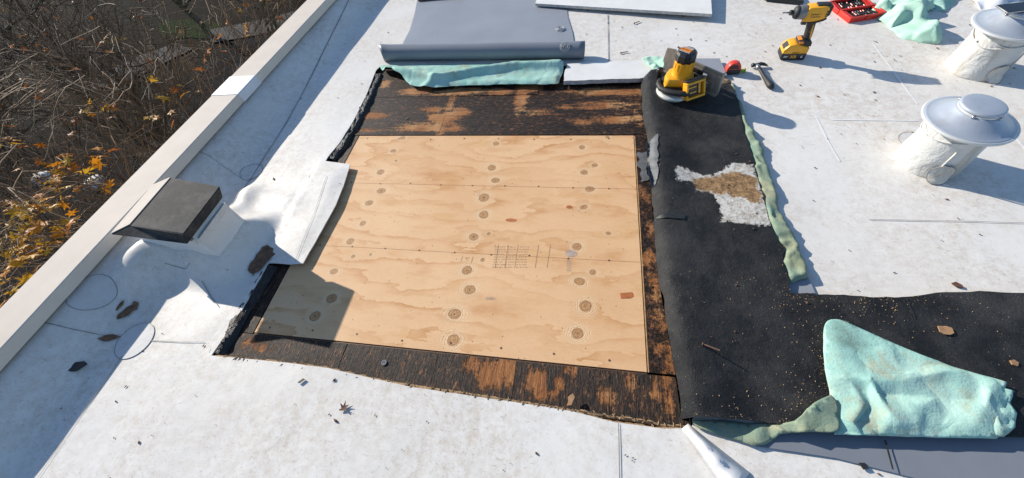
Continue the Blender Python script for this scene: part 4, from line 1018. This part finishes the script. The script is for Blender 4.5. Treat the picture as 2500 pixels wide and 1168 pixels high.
m = MB(); m.M = SD; m.box((-.06, .008, .045), (.10, .006, .05), bev=.002); m.box((-.055, .008, .097), (.06, .006, .022), bev=.002); m.build('shoe_bracket', 'black_plastic', saw)
m = MB(); m.M = SD; m.prism([(.07, .05), (.12, .03), (.15, .08), (.14, .15), (.09, .16), (.06, .12)], 'y', .012, .016); m.build('blade_edge', 'shoe_grey', saw)
# handle and battery dock
m = MB(); m.tube([(-.092, .03, .050), (-.104, -.01, .052), (-.096, -.050, .052), (-.062, -.082, .052), (-.010, -.098, .052), (.036, -.104, .054)], [.010, .012, .013, .013, .014, .014], 12); m.build('handle', 'black_rubber', saw, smooth=True)
m = MB(); m.lathe([(.012, .05), (.012, .08), (.017, .086), (.017, .100), (.010, .106), (0, .106)], 16, Matrix.Translation((-.098, .045, 0))); m.build('front_knob', 'black_plastic', saw, smooth=True)
DK = Matrix.Translation((.058, -.070, .058)) @ Matrix.Rotation(RAD(28), 4, 'Z') @ Matrix.Rotation(RAD(-20), 4, 'X')
m = MB(); m.M = DK; m.box((-.01, .035, .018), (.058, .05, .050), bev=.006); m.box((.02, .02, .028), (.04, .035, .03), bev=.005); m.build('dock_neck', 'tool_yellow', saw, angle=40)
m = MB(); m.M = DK
for cx_2, cz_2, sx, sz in ((0, .036, .104, .012), (0, -.036, .104, .012), (-.047, 0, .011, .066), (.047, 0, .011, .066)): m.box((cx_2, -.004, cz_2), (sx, .036, sz), bev=.004)
dock = m.build('battery_dock', 'tool_yellow', saw, angle=40)
m = MB(); m.M = DK; m.box((0, .004, 0), (.088, .014, .064)); m.box((0, -.001, .047), (.098, .030, .010), bev=.003); m.build('dock_socket', 'black_plastic', dock)
m = MB(); m.M = DK; m.box((-.012, -.005, .012), (.044, .006, .006)); m.box((-.012, -.005, -.012), (.044, .006, .006)); m.box((.028, -.005, 0), (.012, .006, .05)); m.build('dock_rail', 'tool_yellow', dock)

# ------------------------------------------------------------------ tape measure
c = W(1786, 178); tp = empty('tape_measure', (c.x, c.y, .001), RAD(3)); tag(tp, 'red and black tape measure standing by the felt edge', 'tape measure')
prof = [(-.037, 0), (.036, 0), (.038, .022), (.036, .042), (.026, .060), (.008, .067), (-.016, .066), (-.032, .054), (-.039, .034), (-.039, .010)]
m = MB(); m.prism(prof, 'y', -.020, .020, .006); bd = m.build('case', 'tape_red', tp, angle=40)
m = MB(); m.prism([(-.036, .001), (.035, .001), (.037, .020), (.035, .030), (-.036, .030)], 'y', -.0225, .0225, .004); m.build('case_base', 'black_rubber', tp, angle=40)
m = MB(); m.prism([(-.022, .034), (.022, .034), (.018, .052), (.004, .058), (-.014, .056), (-.024, .046)], 'y', -.0215, -.0195, .0006); m.build('side_label', 'black_plastic', bd)
m = MB(); m.box((.052, 0, .008), (.032, .024, .008), bev=.002); m.box((.066, 0, .011), (.003, .026, .020)); m.build('blade_hook', 'tape_tab', tp)

# ------------------------------------------------------------------ claw hammer
a, b = W(1846, 160, .012), W(1884, 216, .012); hm = empty('claw_hammer', (a.x, a.y, .0), 0); tag(hm, 'small black claw hammer lying on the white roof', 'hammer')
dv = (b - a); dv.z = 0; L = dv.length; u = dv.normalized(); ang = math.atan2(u.y, u.x); hm.rotation_euler.z = ang
m = MB(); m.tube([(.02, 0, .018), (.06, 0, .017), (.10, 0, .015), (L * .62, .0, .014), (L * .78, 0, .015), (L * .92, 0, .016), (L * 1.0, 0, .015)], [.010, .0085, .009, .011, .015, .0165, .011], 12, True, 1.1); m.build('handle', 'black_rubber', hm, smooth=True)
m = MB(); m.tube([(.012, -.004, .018), (.045, 0, .018)], .0115, 12); m.build('neck_band', 'steel', hm, smooth=True)
m = MB(); m.tube([(.004, -.026, .018), (.004, -.018, .018), (.004, -.012, .018), (.004, .012, .018)], [.012, .012, .008, .010], 12); hd = m.build('head', 'black_plastic', hm, smooth=True)
for s in (-1, 1):
    m = MB(); m.tube([(.004 + s * .003, .008, .018), (.004 + s * .006, .024, .021), (.008 + s * .008, .042, .018), (.012 + s * .008, .060, .010)], [.008, .007, .005, .002], 8); m.build('claw', 'black_plastic', hd, smooth=True)

# ------------------------------------------------------------------ red bit case, open
c = W(2086, 30); cs = empty('bit_case', (c.x, c.y, .001), RAD(14)); tag(cs, 'open red bit case full of driver bits', 'tool case')
def half(parent, y_, tilt, name):
    Mh = Matrix.Translation((0, y_, 0)) @ Matrix.Rotation(tilt, 4, 'X')
    m = MB(); m.M = Mh; m.box((0, 0, .004), (.215, .110, .008), bev=.002)
    for cx2, cy2, sx, sy in ((0, -.051, .215, .008), (0, .051, .215, .008), (-.1035, 0, .008, .100), (.1035, 0, .008, .100)): m.box((cx2, cy2, .018), (sx, sy, .028), bev=.002)
    h = m.build(name, 'case_red', parent, angle=40)
    m = MB(); m.M = Mh; m.box((0, 0, .012), (.196, .092, .008)); tr = m.build('bit_tray', 'matt_bit', h)
    rr = random.Random(name)
    for r in range(3):
        for k in range(12):
            if rr.random() < .72:
                m = MB(); m.M = Mh; x = -.088 + k * .0158; y = -.030 + r * .030
                m.tube([(x, y - .011, .018), (x, y + .011, .018)], .0032, 6); m.build('driver_bit', rr.choice(['matt_bit', 'matt_bit', 'matt_steel', 'case_red']), tr)
    m = MB(); m.M = Mh; m.box((.0, -.058, .018), (.03, .006, .016), bev=.001); m.box((-.09, .0, .024), (.02, .09, .006)); m.box((.09, -.0, .024), (.02, .09, .006)); m.build('latch', 'case_red', h)
half(cs, -.058, 0, 'tray_half'); half(cs, .060, RAD(6), 'lid_half')

# ------------------------------------------------------------------ crumpled cloths
def heap(name, pxs, z, h, mat, seed, label, cat='fleece', step=.014, s=7.0):
    P = poly(pxs, z); cx3 = sum(p[0] for p in P) / len(P); cy3 = sum(p[1] for p in P) / len(P)
    def zf(x, y, d):
        e = math.sqrt(min(1, d / .07))
        wx, wy = x + .03 * noise.noise((x * 9, y * 9, seed)), y + .03 * noise.noise((x * 9, y * 9, seed + 8))
        r = (1 - abs(noise.noise((wx * s * .8, wy * s * .6, seed)))) ** 5; r2 = (1 - abs(noise.noise((wx * s * 1.7 + 3, wy * s * 1.3, seed + 2)))) ** 6; r3 = (1 - abs(noise.noise((wx * s * 3.3 + 3, wy * s * 3, seed + 6)))) ** 5
        return .004 + e * h * (.26 + .60 * r + .38 * r2 + .10 * r3)
    return facet(name, P, .048, lambda x, y, d: .006 + h * .58 * math.sqrt(min(1, d / .12)), h * .42, [], mat, label, cat, .003, seed, .012, .6)
heap('crumpled_fleece', [(2128, 20), (2150, -2), (2180, -30), (2250, -50), (2290, 10), (2262, 20), (2285, 40), (2296, 62), (2312, 80), (2300, 98), (2260, 94), (2210, 84), (2170, 50), (2150, 40)], .03, .115, 'fleece_clean', 3, 'crumpled mint green fleece heaped beside the red bit case', step=.009)
heap('crumpled_fleece', [(2215, -20), (2260, -40), (2330, -45), (2340, 0), (2312, 22), (2270, 18), (2240, 12)], .02, .10, 'fleece', 8, 'darker green fleece bunch behind the mint heap')
heap('white_rag', [(2372, -10), (2410, -40), (2480, -50), (2520, -20), (2470, 8), (2440, 22), (2405, 20), (2390, 8)], .02, .085, 'white_cloth', 5, 'crumpled white sheeting lying behind the vent with the phone', 'sheeting')

# ------------------------------------------------------------------ loose bits on the roof
def onroof(px, py):
    c = W(px, py, 0)
    for _ in range(3): c = W(px, py, roofz(c.x, c.y))
    return Vector((c.x, c.y, roofz(c.x, c.y)))
def chip(name, px, py, q, mat, label, cat, z=None, th=.004, seed=1, curl=.0):
    c = onroof(px, py) if z is None else W(px, py, z)
    P = [(c.x + a, c.y + b) for a, b in q]
    o = sheet(name, P, .012, lambda x, y, d: c.z + .0045 + th + curl * ((x - c.x) ** 2 + (y - c.y) ** 2) * 10 + .002 * nz(x, y, 50, seed), mat, None, th, .006, seed); tag(o, label, cat); return o
chip('felt_scrap', 176, 891, [(-.055, -.004), (-.02, -.022), (.015, -.02), (.045, .012), (.02, .022), (-.02, .014)], 'dark_scrap', 'black felt scrap in the parapet shadow', 'scrap')
leaf2d = []
for k in range(5):
    a = math.pi / 2 + (k - 2) * .95; leaf2d += [(math.cos(a - .28) * .42, math.sin(a - .28) * .42 + 0.0), (math.cos(a - .12) * .72, math.sin(a - .12) * .72), (math.cos(a) * (1.0 if k in (1, 2, 3) else .72), math.sin(a) * (1.0 if k in (1, 2, 3) else .72)), (math.cos(a + .12) * .72, math.sin(a + .12) * .72)]
leaf2d += [(-.10, -.34), (-.03, -.75), (.03, -.75), (.10, -.34)]
chip('fallen_leaf', 841, 999, [(x * .026 * .8, y * .026) for x, y in leaf2d[:20]] , 'dead_leaf', 'dried brown leaf lying on the white roof in front of the cut-out', 'leaf', th=.0015, curl=1.2)
chip('felt_sliver', 738, 931, [(-.012, -.008), (-.004, -.010), (.012, .007), (.004, .009)], 'dark_scrap', 'small black sliver on the white roof in front of the cut-out', 'scrap')
chip('tan_flake', 2305, 808, [(-.020, -.008), (-.010, -.016), (.018, -.010), (.020, .008), (.006, .014), (-.018, .012)], 'tan_chip', 'tan flake on the black felt', 'scrap', z=blkz(*W2(2305, 808, .03)) - .003)
chip('tan_flake', 2472, 888, [(-.009, -.006), (.004, -.010), (.011, .002), (.002, .010), (-.010, .006)], 'tan_chip', 'tiny tan flake on the black felt by the pointed cloth tip', 'scrap', z=blkz(*W2(2472, 888, .03)) - .003)
chip('bark_chip', 2332, 697, [(-.014, .004), (-.006, -.008), (.014, -.012), (.016, -.002), (.0, .010)], 'dead_leaf', 'reddish wood chip on the white roof beyond the felt', 'scrap')
chip('wood_splinter', 1393, 978, [(-.012, -.02), (.004, -.016), (.014, .010), (.006, .022), (-.010, .008)], 'tan_chip', 'orange splinter at the near edge of the cut-out', 'scrap', z=-.004)
chip('flat_scrap', 2104, 1138, [(-.010, .006), (-.002, -.010), (.012, -.006), (.006, .008)], 'dark_scrap', 'dark crumb on the white roof near the grey membrane sheet', 'scrap')
c = W(1762, 197, .03)
o = sheet('sawdust_pile', [(c.x + a, c.y + b) for a, b in [(-.04, -.008), (0, -.022), (.05, -.012), (.055, .006), (.0, .026), (-.035, .016)]], .009, lambda x, y, d: blkz(x, y) + .002 + .014 * min(1, d / .02) * (1 + .6 * nz(x, y, 60)), 'sawdust', None, .001, .01, 2); tag(o, 'little tan sawdust pile beside the circular saw', 'sawdust')
def nail(px, py, ang, L, label, z=None, tilt=0.0, name='loose_nail'):
    c = onroof(px, py) if z is None else W(px, py, z)
    m = MB(); d = Vector((math.cos(ang) * math.cos(tilt), math.sin(ang) * math.cos(tilt), math.sin(tilt)))
    p = c + Vector((0, 0, .007)); m.tube([p, p + d * L], .0026, 6); m.tube([p - d * .001, p + d * .002], .006, 8)
    o = m.build(name, 'rust_nail'); tag(o, label, 'nail', 'loose nails'); return o
nail(1714, 842, -.5, .055, 'rusty nail with a curled head on the black felt', blkz(*W2(1714, 842, .03)), RAD(20))
for a, b, an, lb in [(1515, 132, .25, 'loose nail beside the white coverboard strip'), (1655, 118, -.7, 'loose nail behind the circular saw'), (1668, 43, 2.1, 'loose nail by the long edge of the white panel board near its corner'), (1548, 60, .6, 'loose nail between the white panel board and the membrane seam')]: nail(a, b, an, .045, lb)
# grit: too many crumbs to count
gm = MB(); rg = random.Random(11); n = 0
ofelt = dens(blk_out, .1)
while n < 1500:
    x = rg.uniform(-2.0, 3.0); y = rg.uniform(-.3, 3.6)
    if inhole(x, y) or pdist(x, y, hole) < .02: continue
    if x < 0 and rg.random() < .55: continue
    dens_k = .35 + .65 * sm(.1, .5, nz(x, y, 1.7, 4) + .25)
    if rg.random() > dens_k: continue
    onf = inpoly(x, y, ofelt); z = (blkz(x, y) if onf else roofz(x, y)) + .003
    r = min(.0052, rg.expovariate(1 / .0012) + .0007); a = rg.uniform(0, 3.14); st_ = rg.uniform(1, 2.6)
    vs = []
    for k in range(4):
        th = a + k * math.pi / 2; rr = r * (st_ if k % 2 == 0 else 1) * rg.uniform(.7, 1.2); vs.append((x + rr * math.cos(th), y + rr * math.sin(th), z))
    vs.append((x, y, z + r * .8)); gm.add(vs, [(0, 1, 4), (1, 2, 4), (2, 3, 4), (3, 0, 4)]); n += 1
o = gm.build('roof_grit', 'dead_leaf'); tag(o, 'scattered dark grit and crumbs over the white roof', 'grit', None, 'stuff')
gm = MB(); n = 0
while n < 500:
    x = rg.uniform(.2, 2.0); y = rg.uniform(.15, 2.1)
    if not inpoly(x, y, ofelt): continue
    q = min(pdist(x, y, L, False) for L in sawL)
    if rg.random() > (.03 + math.exp(-q / .05)) * (.25 + max(0, nz(x, y, 5, 3) + .3)): continue
    z = blkz(x, y) + .0015; r = rg.uniform(.0005, .0018); a = rg.uniform(0, 3.14)
    gm.add([(x + r * 1.8 * math.cos(a), y + r * 1.8 * math.sin(a), z), (x - r * math.sin(a), y + r * math.cos(a), z), (x - r * 1.6 * math.cos(a), y - r * 1.6 * math.sin(a), z), (x + r * math.sin(a), y - r * math.cos(a), z), (x, y, z + r)], [(0, 1, 4), (1, 2, 4), (2, 3, 4), (3, 0, 4)]); n += 1
o = gm.build('wood_crumbs', 'sawdust'); tag(o, 'pale wood crumbs scattered over the black felt', 'crumbs', None, 'stuff')

# ------------------------------------------------------------------ ground far below
GZ = -6.0
m = MB(); m.add([(-900, -900, GZ), (900, -900, GZ), (900, 900, GZ), (-900, 900, GZ)], [(0, 1, 2, 3)]); tag(m.build('ground', 'soil'), 'dark leaf strewn ground below the building', None, None, 'structure')
def gsheet(name, pxs, mat, z, label):
    P = dens(poly(pxs, z), .5, 0)
    P = [(x + .5 * nz(x, y, .9, 2), y + .5 * nz(x, y, .9, 7)) for x, y in P] if name == 'lawn' else P
    m = MB(); m.add([(x, y, z) for x, y in P], [tuple(range(len(P)))]); o = m.build(name, mat)
    if o.data.polygons[0].normal.z < 0: o.data.flip_normals()
    tag(o, label, None, None, 'structure'); return o
gsheet('road', [(-20, 760), (60, 560), (330, 330), (520, 130), (720, 20), (760, 0), (800, 300), (300, 760)], 'asphalt', GZ + .01, 'dark asphalt lane beside the building')
gsheet('lawn', [(380, 62), (450, 45), (540, 55), (545, 86), (430, 98), (390, 92)], 'lawn', GZ + .03, 'dark green lawn patch beyond the branches')
gsheet('pavement', [(500, 75), (640, 48), (740, 22), (730, 50), (640, 84), (520, 104)], 'pavement', GZ + .05, 'pale concrete pavement beyond the asphalt lane')
gsheet('pavement', [(250, 175), (420, 105), (470, 120), (330, 190), (200, 230)], 'pavement', GZ + .045, 'narrow concrete path between the lawns')
def add_pale_lump(px, py, r, label, seed):  # rounded stand-in added for a pale shape of unknown nature
    c = W(px, py, GZ); bm = bmesh.new(); bmesh.ops.create_icosphere(bm, subdivisions=3, radius=1)
    for v in bm.verts: v.co *= 1 + .35 * noise.noise(v.co * 1.3 + Vector((seed, 0, 0))); v.co = Vector((v.co.x * r * 1.25, v.co.y * r, max(-.2, v.co.z) * r * .8))
    m = MB(); m.frombm(bm, Matrix.Translation((c.x, c.y, GZ))); o = m.build('pale_lump', 'pale_lump_face', smooth=True); tag(o, label, 'lump')
add_pale_lump(232, 452, .30, 'unidentified pale object with an orange leaf in front of it', 2.0); add_pale_lump(112, 438, .30, 'unidentified pale object half hidden by yellow leaves', 5.0)

# ------------------------------------------------------------------ trees
LM = {}
def leaf_mesh(mat, v):
    key = (mat, v)
    if key not in LM:
        rr = random.Random(v); me = bpy.data.meshes.new('leaf'); vs = [(0, -.05, .03)]
        for x, y in leaf2d: vs.append((x * .5 * rr.uniform(.9, 1.1), y * .5 * rr.uniform(.9, 1.1), -.10 * (x * x + y * y) + .16 * abs(x) * rr.uniform(.2, 1)))
        n = len(leaf2d); me.from_pydata(vs, [], [(0, 1 + i, 1 + (i + 1) % n) for i in range(n)]); me.materials.append(MAT[mat]); LM[key] = me
    return LM[key]
def grow(mbk, mbt, p, d, L, r, depth, rng, tips, up, zmax, rmin=.0045, stop=0):
    n = 5 if depth > 2 else 4; pts_ = [p.copy()]; q = p.copy(); dd = d.copy()
    for i in range(n):
        dd = (dd + Vector((rng.gauss(0, .16), rng.gauss(0, .16), rng.gauss(0, .12) + up * .10))).normalized()
        if q.z > zmax: dd.z = min(dd.z, -.1); dd.normalize()
        if q.x > -3.1: dd.x = -abs(dd.x) - .2; dd.normalize()
        q = q + dd * (L / n); pts_.append(q.copy())
    rads = [r * (1 - .55 * i / n) for i in range(n + 1)]
    (mbk if r > .012 else mbt).tube(pts_, rads, 7 if r > .03 else (5 if r > .01 else 3), False)
    if depth == stop: tips.append((q.copy(), dd.copy())); return
    kids = {5: 5, 4: 5, 3: 5, 2: 4, 1: 2}[depth]
    for k in range(kids):
        t_ = rng.uniform(.35, 1.0) if k else 1.0; i = min(n - 1, int(t_ * n)); b = pts_[i].lerp(pts_[i + 1], t_ * n - i) if i < n else pts_[-1]
        ax_ = dd.orthogonal().normalized(); ax_.rotate(Matrix.Rotation(rng.uniform(0, 6.28), 3, dd))
        nd = dd.copy(); nd.rotate(Matrix.Rotation(rng.uniform(.35, .95) if k else rng.uniform(.05, .3), 3, ax_))
        grow(mbk, mbt, b, nd, L * rng.uniform(.58, .80), max(rmin, rads[i] * rng.uniform(.54, .74)), depth - 1, rng, tips, up, zmax, rmin, stop)
    if depth <= 2: tips.append((q.copy(), dd.copy()))
TREES = []
def tree(x, y, seed, label, h, r, zmax, lean=(0, 0), rmin=.0055, stop=0):
    rng = random.Random(seed); e = empty('maple_tree', (x, y, GZ)); tag(e, label, 'tree', 'autumn maples beside the building')
    k = MB(); t_ = MB(); tips = []
    grow(k, t_, Vector((x, y, GZ)), Vector((lean[0], lean[1], 1)).normalized(), h, r, 5, rng, tips, .5, zmax, rmin, stop)
    TREES.append(dict(e=e, k=k, t=t_, tips=tips, rng=rng)); return TREES[-1]
def put_leaf(T, q, s, mats):
    rng = T['rng']; o = bpy.data.objects.new('leaf', leaf_mesh(rng.choice(mats), rng.randrange(5))); COL.objects.link(o)
    o.location = q; o.scale = (s, s, s)
    o.rotation_euler = (rng.gauss(.30, .40), rng.gauss(-.30, .40), rng.uniform(0, 6.28)); par(o, T['e'])
def spray(q, n, spread, size, mats, T=None):
    """a twig from the closest branch end out to q, carrying n leaves"""
    if T is None: T = min(TREES, key=lambda t: min((p - q).length for p, d in t['tips'][::7]))
    b = min((p for p, d in T['tips']), key=lambda p: (p - q).length); rng = T['rng']
    mid = b.lerp(q, .5) + Vector((rng.gauss(0, .05), rng.gauss(0, .05), .06 + .1 * (b - q).length)); T['t'].tube([b, b.lerp(mid, .6), mid, mid.lerp(q, .6), q], [.007, .006, .005, .004, .003], 4, False)
    for i in range(n):
        p = q + Vector((rng.gauss(0, spread), rng.gauss(0, spread), rng.gauss(0, spread * .6)))
        if (p - q).length > .02: T['t'].tube([q.lerp(b, rng.uniform(0, .15)), q.lerp(p, .5) + Vector((0, 0, .02)), p], [.003, .0025, .002], 3, False)
        put_leaf(T, p - Vector((0, 0, size * .2)), size * rng.uniform(.7, 1.25), mats)
near = tree(-4.9, 1.1, 5, 'maple full of amber leaves closest to the parapet', 2.9, .08, -.5)
tree(-6.6, 2.7, 8, 'nearly bare maple behind the black hooded vent', 2.9, .11, -.45, rmin=.006)
tree(-8.3, 4.9, 12, 'thick forked bare maple with few orange leaves', 3.0, .13, -.3, rmin=.006)
tree(-7.6, 7.6, 21, 'bare twiggy maple in front of the green lawn', 2.9, .10, -.3, rmin=.006)
tree(-12.0, 4.0, 33, 'dense leafless maple over the leaf strewn ground', 3.0, .12, -.2, rmin=.009, stop=1)
tree(-13.5, 8.5, 41, 'tall leafless maple by the narrow concrete path', 3.1, .13, .1, rmin=.009, stop=1)
tree(-9.6, 11.0, 52, 'slender bare maple beside the pale pavement', 2.9, .09, -.1, rmin=.009, stop=1)
tree(-9.0, 1.6, 64, 'tangled leafless maple behind the amber leaves', 2.8, .10, -.5, rmin=.006)
tree(-20.0, 11.0, 77, 'far leafless maple beyond the concrete path', 3.2, .14, .4, rmin=.009, stop=1)
tree(-17.0, 15.5, 88, 'far leafless maple beyond the green lawn', 3.2, .14, .4, rmin=.009, stop=1)
AMB = ('leaf_orange', 'leaf_amber', 'leaf_amber', 'leaf_yellow'); MIX = ('leaf_orange', 'leaf_amber', 'leaf_yellow', 'leaf_rust'); YEL = ('leaf_yellow', 'leaf_yellow', 'leaf_amber')
for a, b, n_, zz in [(205, 400, 4, -.5), (165, 402, 3, -.55), (125, 432, 5, -.6), (140, 460, 4, -.6), (110, 480, 3, -.7), (240, 462, 1, -.6), (15, 490, 4, -.7), (45, 500, 5, -.7), (90, 520, 5, -.6), (50, 540, 6, -.6), (20, 560, 5, -.7), (55, 575, 7, -.5),
                     (115, 545, 4, -.6), (95, 575, 3, -.6), (15, 610, 5, -.7), (50, 615, 5, -.6), (110, 610, 3, -.6), (75, 640, 3, -.7), (45, 650, 4, -.7), (20, 690, 3, -.6), (105, 600, 2, -.6), (150, 568, 1, -.6), (10, 730, 2, -.6), (185, 495, 1, -.6), (25, 362, 2, -.7), (60, 388, 2, -.8), (10, 345, 2, -.9), (75, 445, 2, -.8)]:
    spray(W(a, b, zz), n_ + 1, .095, .13, YEL if (a * 7 + b) % 5 == 0 else AMB, near)
for a, b, n_, zz in [(57, 84, 2, -1.2), (52, 118, 2, -1.2), (90, 106, 1, -1.2), (98, 220, 2, -.9), (22, 298, 1, -.9), (40, 214, 1, -1.1), (200, 264, 2, -.8), (230, 262, 1, -.8), (270, 281, 1, -.7), (290, 255, 2, -.8), (255, 265, 1, -.8), (370, 281, 1, -.6), (435, 279, 1, -.5),
                     (245, 186, 1, -.9), (402, 184, 1, -.7), (425, 204, 1, -.7), (392, 232, 1, -.7), (404, 262, 2, -.6), (448, 68, 1, -.9), (592, 72, 3, -.7), (532, 85, 2, -.8), (505, 138, 2, -.7), (532, 128, 1, -.7), (548, 40, 1, -.9), (585, 22, 1, -1.0), (592, 4, 1, -1.0), (265, 95, 1, -1.1), (225, 105, 2, -1.1), (310, 108, 1, -1.0),
                     (350, 142, 1, -.9), (172, 296, 2, -.8), (350, 50, 1, -1.1), (230, 40, 1, -1.3), (24, 20, 1, -1.4), (365, 200, 1, -.8), (452, 225, 1, -.6), (260, 120, 1, -1.0), (65, 332, 1, -.8), (640, 10, 2, -.9), (680, 30, 1, -.8)]:
    spray(W(a, b, zz), n_, .06, .135 if b < 200 else .15, MIX)
for T in TREES:
    rng = T['rng']; tp_ = T['tips'][:]; rng.shuffle(tp_)
    for q, d in tp_[:30]: put_leaf(T, q, .115 * rng.uniform(.7, 1.2), ('leaf_rust', 'leaf_orange', 'leaf_amber'))
    par(T['k'].build('trunk', 'bark', smooth=True), T['e']); par(T['t'].build('twigs', 'twig', smooth=True), T['e'])
